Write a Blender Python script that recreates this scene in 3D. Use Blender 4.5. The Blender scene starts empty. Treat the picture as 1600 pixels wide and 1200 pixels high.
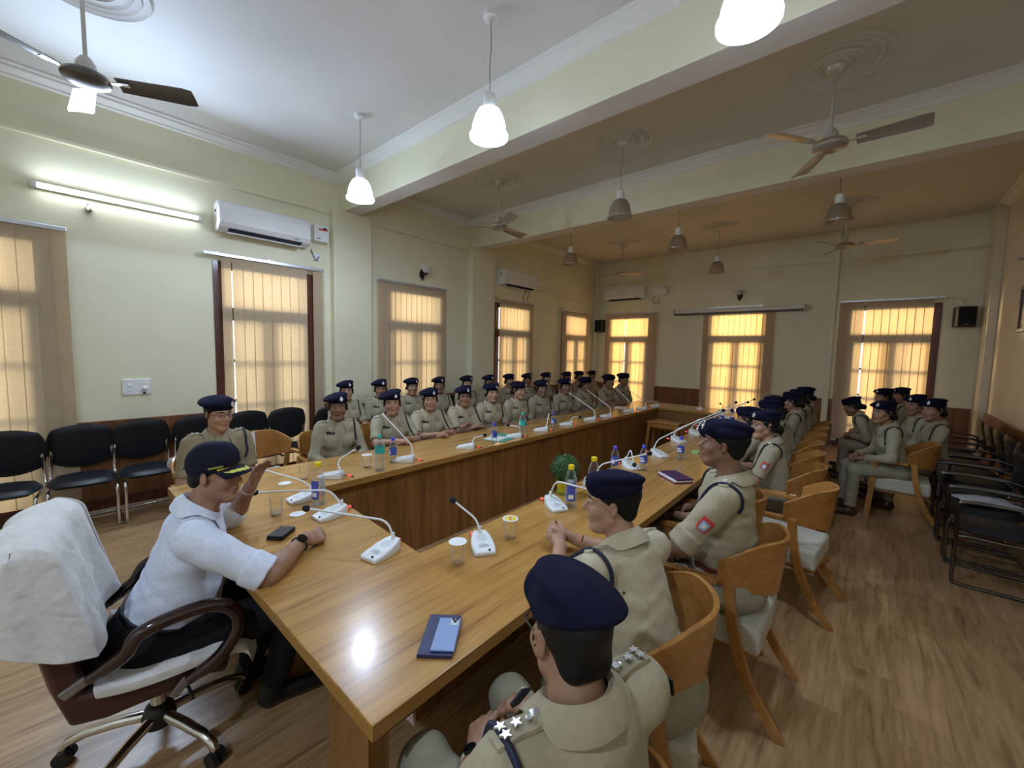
import bpy, bmesh, math, random
import numpy as np
from mathutils import Vector, Matrix
random.seed(7)
SC = bpy.context.scene
COL = SC.collection
PI = math.pi
R = math.radians

# ---------------------------------------------------------------- camera
def make_camera():
    yaw, pitch, roll = R(-41.218), R(-4.571), R(1.2344)
    f = Vector((math.sin(yaw)*math.cos(pitch), math.cos(yaw)*math.cos(pitch), math.sin(pitch)))
    r = Vector((math.cos(yaw), -math.sin(yaw), 0)); u = r.cross(f)
    c, s = math.cos(roll), math.sin(roll)
    r2 = r*c + u*s; u2 = u*c - r*s
    cam = bpy.data.cameras.new('camera'); ob = bpy.data.objects.new('camera', cam); COL.objects.link(ob)
    M = Matrix((r2, u2, -f)).transposed().to_4x4(); M.translation = (0, 0, 1.7)
    ob.matrix_world = M
    cam.sensor_fit = 'HORIZONTAL'; cam.sensor_width = 36; cam.lens = 643.04/1600*36; cam.clip_start = .05
    SC.camera = ob
make_camera()

# ---------------------------------------------------------------- world, daylight, exposure
SC.view_settings.view_transform = 'Standard'; SC.view_settings.look = 'None'
SC.view_settings.gamma = 1; SC.view_settings.use_curve_mapping = False
SC.view_settings.exposure = 0.42
SC.cycles.use_denoising = True
SC.cycles.max_bounces = 10; SC.cycles.diffuse_bounces = 8; SC.cycles.glossy_bounces = 3
SC.cycles.transmission_bounces = 6; SC.cycles.transparent_max_bounces = 32
SC.cycles.caustics_reflective = False; SC.cycles.caustics_refractive = False
SC.cycles.sample_clamp_indirect = 4.0
W = bpy.data.worlds.new('world'); SC.world = W; W.use_nodes = True
W.node_tree.nodes['Background'].inputs[0].default_value = (.80, .90, 1, 1)
W.node_tree.nodes['Background'].inputs[1].default_value = 1.6

def area(name, loc, dirv, sx, sy, power, col):
    l = bpy.data.lights.new(name, 'AREA'); l.shape = 'RECTANGLE'; l.size = sx; l.size_y = sy
    l.energy = power; l.color = col
    o = bpy.data.objects.new(name, l); COL.objects.link(o); o.location = loc
    o.rotation_euler = Vector(dirv).to_track_quat('-Z', 'Y').to_euler()
    return o
def point(name, loc, power, col, rad=.05, parent=None):
    l = bpy.data.lights.new(name, 'POINT'); l.energy = power; l.color = col; l.shadow_soft_size = rad
    o = bpy.data.objects.new(name, l); COL.objects.link(o); o.location = loc
    if parent: o.parent = parent
    return o
# window openings: left wall (y0, y1), back wall (x0, x1); all z .10 - 2.66
LW, BW = -5.85, 10.13                     # left wall x, back wall y
RW, NW = 1.36, -2.6                       # right wall x, near wall y
CEIL = 4.10
WINL = [(-1.10, .06), (1.37, 2.47), (3.60, 4.70), (6.12, 7.17), (8.50, 9.56)]
WINB = [(-5.38, -4.24), (-2.89, -1.75), (-.44, .79)]
# daylight standing outside each window
DAYL = [(22, (1,.95,.86)), (22, (1,.95,.86)), (24, (1,.90,.74)), (32, (1,.80,.52)), (50, (1,.70,.36))]
DAYB = [(130, (1,.66,.27)), (118, (1,.68,.30)), (64, (1,.76,.44))]
for k, (a, b) in enumerate(WINL):
    area('daylight', (LW-3.0, (a+b)/2, 2.2), (1, 0, -.22), 1.1, 1.5, DAYL[k][0]*4.3, DAYL[k][1])
for k, (a, b) in enumerate(WINB):
    area('daylight', ((a+b)/2, BW+3.0, 2.2), (0, -1, -.22), .9, 1.3, DAYB[k][0]*3.0, DAYB[k][1])

# ---------------------------------------------------------------- materials
MATS = {}
def mat(name, col, rough=.5, metal=0., spec=.5, **k):
    if name in MATS: return MATS[name]
    m = bpy.data.materials.new(name); m.use_nodes = True
    b = m.node_tree.nodes['Principled BSDF']
    b.inputs['Base Color'].default_value = (*col, 1); b.inputs['Roughness'].default_value = rough
    b.inputs['Metallic'].default_value = metal; b.inputs['Specular IOR Level'].default_value = spec
    for n, v in k.items(): b.inputs[n.replace('_', ' ')].default_value = v
    MATS[name] = m
    return m
def nd(m, t, **k):
    n = m.node_tree.nodes.new(t)
    for a, v in k.items(): setattr(n, a, v)
    return n
def lk(m, a, b): m.node_tree.links.new(a, b)
def bsdf(m): return m.node_tree.nodes['Principled BSDF']
def ramp(m, fac, stops):
    r = nd(m, 'ShaderNodeValToRGB'); el = r.color_ramp.elements
    el[0].position, el[0].color = stops[0][0], (*stops[0][1], 1)
    el[1].position, el[1].color = stops[-1][0], (*stops[-1][1], 1)
    for p, c in stops[1:-1]:
        e = el.new(p); e.color = (*c, 1)
    lk(m, fac, r.inputs[0]); return r
def coords(m, kind='Object', scale=(1, 1, 1), rot=(0, 0, 0)):
    t = nd(m, 'ShaderNodeTexCoord'); mp = nd(m, 'ShaderNodeMapping')
    mp.inputs['Scale'].default_value = scale; mp.inputs['Rotation'].default_value = rot
    lk(m, t.outputs[kind], mp.inputs[0]); return mp.outputs[0]
def noise(m, vec, scale, detail=3, rough=.5, dist=0):
    n = nd(m, 'ShaderNodeTexNoise'); n.inputs['Scale'].default_value = scale; n.inputs['Detail'].default_value = detail
    n.inputs['Roughness'].default_value = rough; n.inputs['Distortion'].default_value = dist
    lk(m, vec, n.inputs['Vector']); return n.outputs['Fac']
def bump(m, h, strength, dist=.01):
    b = nd(m, 'ShaderNodeBump'); b.inputs['Strength'].default_value = strength; b.inputs['Distance'].default_value = dist
    lk(m, h, b.inputs['Height']); lk(m, b.outputs[0], bsdf(m).inputs['Normal'])
def wood(name, c1, c2, c3, axis='Y', scale=6, rough=.3, coat=0., stretch=14):
    """straight-grained veneer running along an axis of the object"""
    if name in MATS: return MATS[name]
    m = mat(name, c2, rough)
    s = {'X': (1/stretch, 1, 1), 'Y': (1, 1/stretch, 1), 'Z': (1, 1, 1/stretch)}[axis]
    v = coords(m, 'Object', s)
    n1 = noise(m, v, scale*4, 4, .6, .4); n2 = noise(m, v, scale*22, 2, .6)
    mx = nd(m, 'ShaderNodeMath', operation='MULTIPLY_ADD'); lk(m, n2, mx.inputs[0]); mx.inputs[1].default_value = .45
    lk(m, n1, mx.inputs[2])
    r = ramp(m, mx.outputs[0], [(.45, c1), (.68, c2), (.95, c3)])
    lk(m, r.outputs[0], bsdf(m).inputs['Base Color'])
    bsdf(m).inputs['Coat Weight'].default_value = coat; bsdf(m).inputs['Coat Roughness'].default_value = .12
    return m
def cloth(name, col, rough=.85, fold=.22, scale=7, weave=600):
    if name in MATS: return MATS[name]
    m = mat(name, col, rough, spec=.25)
    v = coords(m, 'Object')
    n = noise(m, v, scale, 2, .45, .6)
    bump(m, n, fold, .035)
    r = ramp(m, noise(m, v, 60, 3), [(.2, tuple(c*.90 for c in col)), (.8, tuple(min(1, c*1.08) for c in col))])
    lk(m, r.outputs[0], bsdf(m).inputs['Base Color'])
    return m
def emit(name, col, s):
    if name in MATS: return MATS[name]
    m = mat(name, col, .5); b = bsdf(m)
    b.inputs['Emission Color'].default_value = (*col, 1); b.inputs['Emission Strength'].default_value = s
    return m
def paint(name, col, rough=.55, mottle=.05):
    m = mat(name, col, rough)
    v = coords(m, 'Object')
    r = ramp(m, noise(m, v, 1.3, 4), [(.3, tuple(c*(1-mottle) for c in col)), (.7, tuple(min(1, c*(1+mottle)) for c in col))])
    lk(m, r.outputs[0], bsdf(m).inputs['Base Color']); bump(m, noise(m, v, 160, 2), .04, .004)
    return m
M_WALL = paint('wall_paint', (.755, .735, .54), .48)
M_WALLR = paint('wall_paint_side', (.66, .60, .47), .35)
M_CEIL = paint('ceiling_paint', (.68, .675, .66), .6)
M_WHITE = mat('white_plastic', (.80, .81, .82), .32)
M_WHITEP = mat('white_paint', (.78, .78, .76), .4)
M_BLACK = mat('black_plastic', (.012, .012, .013), .4)
M_LEATH = mat('black_leatherette', (.010, .011, .014), .42, spec=.35)
M_CHROME = mat('chrome', (.75, .75, .76), .16, 1.)
M_STEEL = mat('grey_steel', (.30, .30, .32), .35, .8)
M_ALU = mat('aluminium', (.62, .63, .66), .35, .7)
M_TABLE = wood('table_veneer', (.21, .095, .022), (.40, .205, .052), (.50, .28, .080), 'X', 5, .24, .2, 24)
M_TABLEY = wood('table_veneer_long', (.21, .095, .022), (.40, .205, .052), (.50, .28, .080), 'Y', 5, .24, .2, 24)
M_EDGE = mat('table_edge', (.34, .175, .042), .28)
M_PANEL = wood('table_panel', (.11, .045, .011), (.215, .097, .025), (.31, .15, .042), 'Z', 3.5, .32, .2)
M_CHAIRW = wood('chair_wood', (.25, .102, .022), (.36, .158, .036), (.45, .215, .056), 'X', 3, .25, .3, 14)
M_WAINS = wood('wainscot_wood', (.085, .032, .012), (.17, .065, .022), (.24, .10, .036), 'Z', 2.5, .38, .15)
M_DWOOD = wood('window_wood', (.035, .009, .006), (.075, .020, .012), (.12, .035, .018), 'Z', 4, .35, .2)
M_SEAT = cloth('seat_fabric', (.50, .48, .40), .9, .15)
def floor_mat():
    m = mat('laminate_floor', (.3, .2, .12), .34)
    v = coords(m, 'Object', (1, 1, 1), (0, 0, PI/2))
    br = nd(m, 'ShaderNodeTexBrick'); br.offset = .37; br.inputs['Scale'].default_value = 1
    br.inputs['Brick Width'].default_value = 1.22; br.inputs['Row Height'].default_value = .19
    br.inputs['Mortar Size'].default_value = .0012; br.inputs['Mortar Smooth'].default_value = .2
    br.inputs['Color1'].default_value = (.18, .18, .18, 1); br.inputs['Color2'].default_value = (.85, .85, .85, 1)
    br.inputs['Mortar'].default_value = (0, 0, 0, 1); lk(m, v, br.inputs[0])
    v2 = coords(m, 'Object', (1, .09, 1))
    add = nd(m, 'ShaderNodeVectorMath', operation='ADD'); lk(m, v2, add.inputs[0]); lk(m, br.outputs['Color'], add.inputs[1])
    n1 = noise(m, add.outputs[0], 14, 5, .62, 1.4); n2 = noise(m, add.outputs[0], 70, 3, .6)
    mx = nd(m, 'ShaderNodeMath', operation='MULTIPLY_ADD'); lk(m, n2, mx.inputs[0]); mx.inputs[1].default_value = .35; lk(m, n1, mx.inputs[2])
    r = ramp(m, mx.outputs[0], [(.40, (.19, .098, .040)), (.66, (.43, .262, .122)), (.92, (.57, .375, .20))])
    hs = nd(m, 'ShaderNodeMix', data_type='RGBA', blend_type='MULTIPLY'); hs.inputs['Factor'].default_value = .28
    lk(m, r.outputs[0], hs.inputs[6]); lk(m, br.outputs['Color'], hs.inputs[7])
    lk(m, hs.outputs[2], bsdf(m).inputs['Base Color'])
    bump(m, n2, .06, .004)
    return m
M_FLOOR = floor_mat()
def blind_mat():
    m = bpy.data.materials.new('blind_fabric'); m.use_nodes = True; MATS['blind_fabric'] = m
    nt = m.node_tree; nt.nodes.clear()
    out = nd(m, 'ShaderNodeOutputMaterial')
    v = coords(m, 'Object', (1, 1, 1))
    w1 = noise(m, coords(m, 'Object', (60, 60, 2)), 6, 2); w2 = noise(m, coords(m, 'Object', (2, 2, 60)), 6, 2)
    ad = nd(m, 'ShaderNodeMath', operation='ADD'); lk(m, w1, ad.inputs[0]); lk(m, w2, ad.inputs[1])
    r = ramp(m, ad.outputs[0], [(.6, (.42, .335, .24)), (1.4, (.56, .46, .34))])
    t = nd(m, 'ShaderNodeBsdfTranslucent'); d = nd(m, 'ShaderNodeBsdfDiffuse'); mx = nd(m, 'ShaderNodeMixShader')
    r2 = ramp(m, ad.outputs[0], [(.6, (.60, .40, .19)), (1.4, (.80, .58, .32))])
    lk(m, r.outputs[0], d.inputs[0]); lk(m, r2.outputs[0], t.inputs[0]); mx.inputs[0].default_value = .36
    lk(m, d.outputs[0], mx.inputs[1]); lk(m, t.outputs[0], mx.inputs[2]); lk(m, mx.outputs[0], out.inputs[0])
    return m
M_BLIND = blind_mat()
def clear_mat(name, col=(1, 1, 1), rough=.02, alpha=.16, ior=1.35):
    """thin clear plastic or glass: mostly see-through with a specular skin"""
    if name in MATS: return MATS[name]
    m = bpy.data.materials.new(name); m.use_nodes = True; MATS[name] = m
    nt = m.node_tree; nt.nodes.clear(); out = nd(m, 'ShaderNodeOutputMaterial')
    tr = nd(m, 'ShaderNodeBsdfTransparent'); tr.inputs[0].default_value = (*col, 1)
    gl = nd(m, 'ShaderNodeBsdfGlossy'); gl.inputs['Roughness'].default_value = rough
    df = nd(m, 'ShaderNodeBsdfDiffuse'); df.inputs[0].default_value = (.92, .94, .96, 1)
    fr = nd(m, 'ShaderNodeLayerWeight'); fr.inputs[0].default_value = .22
    m1 = nd(m, 'ShaderNodeMixShader'); m2 = nd(m, 'ShaderNodeMixShader')
    mf = nd(m, 'ShaderNodeMath', operation='MULTIPLY'); lk(m, fr.outputs['Fresnel'], mf.inputs[0]); mf.inputs[1].default_value = .35; lk(m, mf.outputs[0], m1.inputs[0]); lk(m, tr.outputs[0], m1.inputs[1]); lk(m, gl.outputs[0], m1.inputs[2])
    ml = nd(m, 'ShaderNodeMath', operation='MULTIPLY'); lk(m, fr.outputs['Facing'], ml.inputs[0]); ml.inputs[1].default_value = alpha*2.2
    lk(m, ml.outputs[0], m2.inputs[0]); lk(m, m1.outputs[0], m2.inputs[1]); lk(m, df.outputs[0], m2.inputs[2])
    lk(m, m2.outputs[0], out.inputs[0]); return m
M_PANE = clear_mat('window_pane', (.95, .97, .98), .01, .02)
M_PET = clear_mat('clear_plastic', (.99, .99, .995), .08, .24)
M_GLASS = clear_mat('drinking_glass', (.99, .99, .99), .01, .10)

# ---------------------------------------------------------------- mesh helpers
class MB:
    def __init__(s): s.v = []; s.f = []; s.m = []
    def add(s, v, f, mi=0):
        o = len(s.v); s.v += [tuple(map(float, p)) for p in v]; s.f += [tuple(int(i)+o for i in q) for q in f]; s.m += [mi]*len(f); return s
    def box(s, lo, hi, mi=0):
        x0, y0, z0 = lo; x1, y1, z1 = hi
        return s.add([(x0,y0,z0),(x1,y0,z0),(x1,y1,z0),(x0,y1,z0),(x0,y0,z1),(x1,y0,z1),(x1,y1,z1),(x0,y1,z1)],
                     [(0,3,2,1),(4,5,6,7),(0,1,5,4),(1,2,6,5),(2,3,7,6),(3,0,4,7)], mi)
    def obox(s, c, size, rot=(0,0,0), mi=0):
        from mathutils import Euler
        E = Euler(rot).to_matrix(); c = Vector(c); h = Vector(size)/2
        vs = [c + E @ Vector((sx*h.x, sy*h.y, sz*h.z)) for sz in (-1,1) for sx, sy in ((-1,-1),(1,-1),(1,1),(-1,1))]
        return s.add(vs, [(0,3,2,1),(4,5,6,7),(0,1,5,4),(1,2,6,5),(2,3,7,6),(3,0,4,7)], mi)
    def prism(s, poly, z0, z1, mi=0):
        n = len(poly)
        v = [(x,y,z0) for x,y in poly]+[(x,y,z1) for x,y in poly]
        f = [tuple(range(n))[::-1], tuple(range(n,2*n))]+[(i,(i+1)%n,n+(i+1)%n,n+i) for i in range(n)]
        return s.add(v, f, mi)
    def tube(s, pts, r, seg=10, mi=0, closed=False, flat=None):
        """swept tube; r a number or list; flat=(up, squash) flattens it across up"""
        P = [Vector(p) for p in pts]; n = len(P)
        rr = list(r) if isinstance(r, (list, tuple)) else [r]*n
        T = []
        for i in range(n):
            a = P[i-1] if (i > 0 or closed) else P[i]; b = P[(i+1) % n] if (i < n-1 or closed) else P[i]
            T.append((b-a).normalized())
        ref = Vector((0,0,1)) if abs(T[0].z) < .9 else Vector((1,0,0))
        N = (ref - T[0]*ref.dot(T[0])).normalized(); vs = []
        for i in range(n):
            N = (N - T[i]*N.dot(T[i])).normalized(); B = T[i].cross(N)
            for k in range(seg):
                a = 2*PI*k/seg
                d = N*math.cos(a)+B*math.sin(a)
                if flat: u = Vector(flat[0]).normalized(); d = d - u*d.dot(u)*(1-flat[1])
                vs.append(P[i]+d*rr[i])
        fs = []
        for i in range(n if closed else n-1):
            j = (i+1) % n
            for k in range(seg):
                l = (k+1) % seg
                fs.append((i*seg+k, i*seg+l, j*seg+l, j*seg+k))
        if not closed: fs += [tuple(range(seg))[::-1], tuple((n-1)*seg+k for k in range(seg))]
        return s.add(vs, fs, mi)
    def lathe(s, prof, c=(0,0,0), seg=24, mi=0, sx=1, sy=1, caps=True):
        n = len(prof); vs = []
        for r, z in prof:
            for k in range(seg):
                a = 2*PI*k/seg; vs.append((c[0]+r*math.cos(a)*sx, c[1]+r*math.sin(a)*sy, c[2]+z))
        fs = [(i*seg+k, i*seg+(k+1)%seg, (i+1)*seg+(k+1)%seg, (i+1)*seg+k) for i in range(n-1) for k in range(seg)]
        if caps:
            if prof[0][0] > 1e-5: fs.append(tuple(range(seg))[::-1])
            if prof[-1][0] > 1e-5: fs.append(tuple((n-1)*seg+k for k in range(seg)))
        return s.add(vs, fs, mi)
    def grid(s, pts, mi=0, thick=None):
        """pts[i][j] rows of points -> sheet; thick = offset vector function or vector for the back side"""
        n, m = len(pts), len(pts[0])
        top = [Vector(p) for row in pts for p in row]
        fs = [(i*m+j, (i+1)*m+j, (i+1)*m+j+1, i*m+j+1) for i in range(n-1) for j in range(m-1)]
        if thick is None: return s.add(top, fs, mi)
        t = Vector(thick) if not callable(thick) else None
        bot = [p + (t if t is not None else thick(p)) for p in top]; N = n*m
        fs2 = [tuple(N+k for k in q[::-1]) for q in fs]
        rim = [i*m for i in range(n)] + [(n-1)*m+j for j in range(1, m)] + [i*m+m-1 for i in range(n-2, -1, -1)] + [j for j in range(m-2, 0, -1)]
        fr = [(rim[i], N+rim[i], N+rim[(i+1)%len(rim)], rim[(i+1)%len(rim)]) for i in range(len(rim))]
        fr = [q[::-1] for q in fr]
        return s.add(top+bot, fs+fs2+fr, mi)
    def ball(s, c, r, seg=14, rings=9, mi=0, rot=None):
        rx, ry, rz = r if isinstance(r, (tuple, list)) else (r, r, r); c = Vector(c)
        vs = []
        for i in range(rings+1):
            t = PI*i/rings
            for k in range(seg):
                a = 2*PI*k/seg; p = Vector((rx*math.sin(t)*math.cos(a), ry*math.sin(t)*math.sin(a), -rz*math.cos(t)))
                vs.append(c + (rot @ p if rot else p))
        fs = [(i*seg+k, i*seg+(k+1)%seg, (i+1)*seg+(k+1)%seg, (i+1)*seg+k) for i in range(rings) for k in range(seg)]
        return s.add(vs, fs, mi)
    def build(s, name, mats, parent=None, smooth=False, bevel=0, weld=True, angle=40):
        me = bpy.data.meshes.new(name); me.from_pydata(s.v, [], s.f)
        mats = mats if isinstance(mats, (list, tuple)) else [mats]
        for m in mats: me.materials.append(m)
        if len(mats) > 1: me.polygons.foreach_set('material_index', s.m)
        bm = bmesh.new(); bm.from_mesh(me)
        if weld: bmesh.ops.remove_doubles(bm, verts=bm.verts, dist=1e-5)
        bmesh.ops.recalc_face_normals(bm, faces=bm.faces)
        if smooth:
            for f in bm.faces: f.smooth = True
            for e in bm.edges:
                if len(e.link_faces) == 2 and e.calc_face_angle(0) > R(angle): e.smooth = False
        bm.to_mesh(me); bm.free()
        o = bpy.data.objects.new(name, me); COL.objects.link(o)
        if parent: o.parent = parent
        if bevel:
            b = o.modifiers.new('bevel', 'BEVEL'); b.width = bevel; b.segments = 2; b.limit_method = 'ANGLE'; b.angle_limit = R(35)
            b.harden_normals = False
        return o
def thing(name, label, cat, loc=(0,0,0), rotz=0, group=None):
    o = bpy.data.objects.new(name, None); COL.objects.link(o); o.empty_display_size = .1
    o.location = loc; o.rotation_euler = (0, 0, rotz)
    return tag(o, label, cat, group)
def tag(o, label, cat, group=None):
    o['label'] = label; o['category'] = cat
    if group: o['group'] = group
    return o
def struct(o):
    o['kind'] = 'structure'; return o
def dup(root, loc=None, rotz=None, label=None):
    r = root.copy(); COL.objects.link(r)
    if loc is not None: r.location = loc
    if rotz is not None: r.rotation_euler = (0, 0, rotz)
    if label: r['label'] = label
    for ch in list(root.children):
        c = ch.copy(); COL.objects.link(c); c.parent = r
        for g in list(ch.children):
            d = g.copy(); COL.objects.link(d); d.parent = c
    return r
ORD = ['first', 'second', 'third', 'fourth', 'fifth', 'sixth', 'seventh', 'eighth', 'ninth', 'tenth', 'eleventh', 'twelfth', 'thirteenth', 'fourteenth']
def smooth_path(pts, n=8):
    """Catmull-Rom through points"""
    P = [Vector(p) for p in pts]; out = []
    for i in range(len(P)-1):
        a = P[max(i-1,0)]; b = P[i]; c = P[i+1]; d = P[min(i+2,len(P)-1)]
        for k in range(n):
            t = k/n
            out.append(.5*((2*b)+(c-a)*t+(2*a-5*b+4*c-d)*t*t+(-a+3*b-3*c+d)*t**3))
    out.append(P[-1]); return out
# ================================================================ the room
ZT, ZB = 2.66, .10                        # window opening top and bottom
def wall_with_holes(name, ax, c, lo, hi, holes, t, m):
    """wall slab: ax 'x' = plane x=c spanning y; t = outward thickness (signed)"""
    b = MB(); a = lo; c0, c1 = sorted((c, c+t))
    def bx(u0, u1, z0, z1):
        if u1-u0 < 1e-4: return
        if ax == 'x': b.box((c0, u0, z0), (c1, u1, z1))
        else: b.box((u0, c0, z0), (u1, c1, z1))
    for h0, h1 in holes:
        bx(a, h0, 0, CEIL); bx(h0, h1, 0, ZB); bx(h0, h1, ZT, CEIL); a = h1
    bx(a, hi, 0, CEIL)
    return struct(b.build(name, m, weld=False))
wall_with_holes('wall_left', 'x', LW, NW, BW, WINL, -.26, M_WALL)
wall_with_holes('wall_back', 'y', BW, LW-.26, RW+.2, WINB, .26, M_WALL)
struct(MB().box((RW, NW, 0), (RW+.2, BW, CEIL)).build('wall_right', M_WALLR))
struct(MB().box((LW-.26, NW-.2, 0), (RW+.2, NW, CEIL)).build('wall_near', M_WALL))
struct(MB().box((LW-.26, NW-.2, -.1), (RW+.2, BW+.26, 0)).build('floor', M_FLOOR))
struct(MB().box((LW-.26, NW-.2, CEIL), (RW+.2, BW+.26, CEIL+.15)).build('ceiling', M_CEIL))
# beams across the room, with soffits in the ceiling colour
BEAMS = [(2.88, 3.12), (5.42, 5.66)]
for y0, y1 in BEAMS:
    b = MB().box((LW, y0, 3.60), (RW, y1, CEIL), 0)
    b.m = [1, 0, 0, 0, 0, 0]
    o = struct(b.build('ceiling_beam', [M_WALL, M_CEIL], bevel=.006)); o.name = 'ceiling_beam'
# pilasters under the beams, and corner columns
def pil(name, x0, x1, y0, y1, z1=3.6, m=M_WALL):
    struct(MB().box((x0, y0, 0), (x1, y1, z1)).build(name, m, bevel=.008))
pil('pillar_left_near', LW, LW+.13, 2.73, 3.30)
pil('pillar_left_far', LW, LW+.13, 5.36, 5.95)
pil('pillar_back', -.72, -.62, BW-.07, BW, CEIL)
pil('pillar_corner', LW, LW+.10, BW-.10, BW, CEIL)
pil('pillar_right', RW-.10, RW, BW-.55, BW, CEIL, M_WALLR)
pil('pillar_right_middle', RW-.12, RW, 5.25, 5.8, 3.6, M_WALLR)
# cornice: stepped profile along the ceiling edge of each bay
def cornice(name, p0, p1, out):
    p0, p1, out = Vector(p0), Vector(p1), Vector(out)
    prof = [(0,0),(.11,0),(.11,-.02),(.085,-.03),(.085,-.05),(.045,-.075),(.03,-.085),(.03,-.10),(0,-.11)]
    rows = [[p+out*a+Vector((0,0,CEIL+z)) for a, z in prof] for p in (p0, p1)]
    b = MB(); n = len(prof)
    b.add(rows[0]+rows[1], [(i, i+1, n+i+1, n+i) for i in range(n-1)]+[tuple(range(n)), tuple(range(2*n-1, n-1, -1))])
    return struct(b.build(name, M_WHITEP))
edges = [NW, 2.88, 3.12, 5.42, 5.66, BW]
k = 0
for a, b_ in ((NW, 2.88), (3.12, 5.42), (5.66, BW)):
    for p0, p1, out in (((LW,a,0),(LW,b_,0),(1,0,0)), ((LW,b_,0),(RW,b_,0),(0,-1,0)), ((LW,a,0),(RW,a,0),(0,1,0)), ((RW,a,0),(RW,b_,0),(-1,0,0))):
        if a == 5.66 and out == (0,-1,0): continue      # plain at the far end
        k += 1; cornice('trim_%d' % k, p0, p1, out)
# picture moulding along the walls under beam height
def strip(name, lo, hi, m): struct(MB().box(lo, hi).build(name, m, bevel=.006))
for a, b_ in ((NW, 2.73), (3.30, 5.36), (5.95, BW)):
    k += 1; strip('trim_%d' % k, (LW, a, 3.545), (LW+.03, b_, 3.585), M_WALL)
k += 1; strip('trim_%d' % k, (LW, BW-.03, 3.545), (RW, BW, 3.585), M_WALL)
k += 1; strip('trim_%d' % k, (LW+.13, 2.72, 3.565), (LW+.142, 3.31, 3.60), M_WALL)
k += 1; strip('trim_%d' % k, (LW+.13, 5.35, 3.565), (LW+.142, 5.96, 3.60), M_WALL)
# wooden wainscot between the windows and dark skirting under it
WZ = .905
def wains(ax, spans):
    global k
    for a, b_ in spans:
        k += 1
        if ax == 'l': strip('trim_%d' % k, (LW, a, .1), (LW+.025, b_, WZ), M_WAINS)
        elif ax == 'b': strip('trim_%d' % k, (a, BW-.025, .1), (b_, BW, WZ), M_WAINS)
        else: strip('trim_%d' % k, (RW-.025, a, .1), (RW, b_, WZ), M_WAINS)
wains('l', [(NW, -1.2), (.17, 1.27), (2.57, 2.73), (3.30, 3.50), (4.80, 5.36), (5.95, 6.02), (7.27, 8.40), (9.66, BW)])
wains('b', [(LW, -5.48), (-4.10, -3.03), (-1.61, -.54), (.9, RW)])
wains('r', [(NW, 5.25), (5.8, BW-.55)])
for nm, lo, hi in (('baseboard_left', (LW, NW, 0), (LW+.035, BW, .1)), ('baseboard_back', (LW, BW-.035, 0), (RW, BW, .1)), ('baseboard_right', (RW-.035, NW, 0), (RW, BW, .1))):
    struct(MB().box(lo, hi).build(nm, M_DWOOD))
# windows: outer frame, transom, mullion and glazing bars; panes of clear glass
def window(n, wall, a, b_):
    fr = MB(); pn = MB(); fw = .085
    T = (lambda u, d, z: (LW-d, u, z)) if wall == 'l' else (lambda u, d, z: (u, BW+d, z))
    def bx(m, u0, u1, z0, z1, d0, d1):
        p, q = T(u0, d0, z0), T(u1, d1, z1)
        m.box(tuple(map(min, p, q)), tuple(map(max, p, q)))
    e = .012
    bx(fr, a-.02, a+fw, ZB, ZT+.02, -e, .14); bx(fr, b_-fw, b_+.02, ZB, ZT+.02, -e, .14)
    bx(fr, a+fw, b_-fw, ZT-.08, ZT+.02, -e, .14); bx(fr, a+fw, b_-fw, ZB, ZB+.07, -e, .14)
    bx(fr, a+fw, b_-fw, 1.99, 2.15, .0, .13)
    mid = (a+b_)/2; bx(fr, mid-.09, mid+.09, ZB+.07, 1.99, .03, .12)
    for s in (a+fw, b_-fw-.07): bx(fr, s, s+.07, ZB+.07, 1.99, .04, .11)
    for z in (.52, 1.02, 1.51):
        bx(fr, a+fw+.07, mid-.09, z-.02, z+.02, .05, .10); bx(fr, mid+.09, b_-fw-.07, z-.02, z+.02, .05, .10)
    o = struct(fr.build('window_%d' % n, M_DWOOD))
    bx(pn, a+.03, b_-.03, ZB+.03, ZT-.03, .072, .076)
    p = pn.build('pane', M_PANE, o)
for i, (a, b_) in enumerate(WINL): window(i+1, 'l', a, b_)
for i, (a, b_) in enumerate(WINB): window(i+6, 'b', a, b_)

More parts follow.
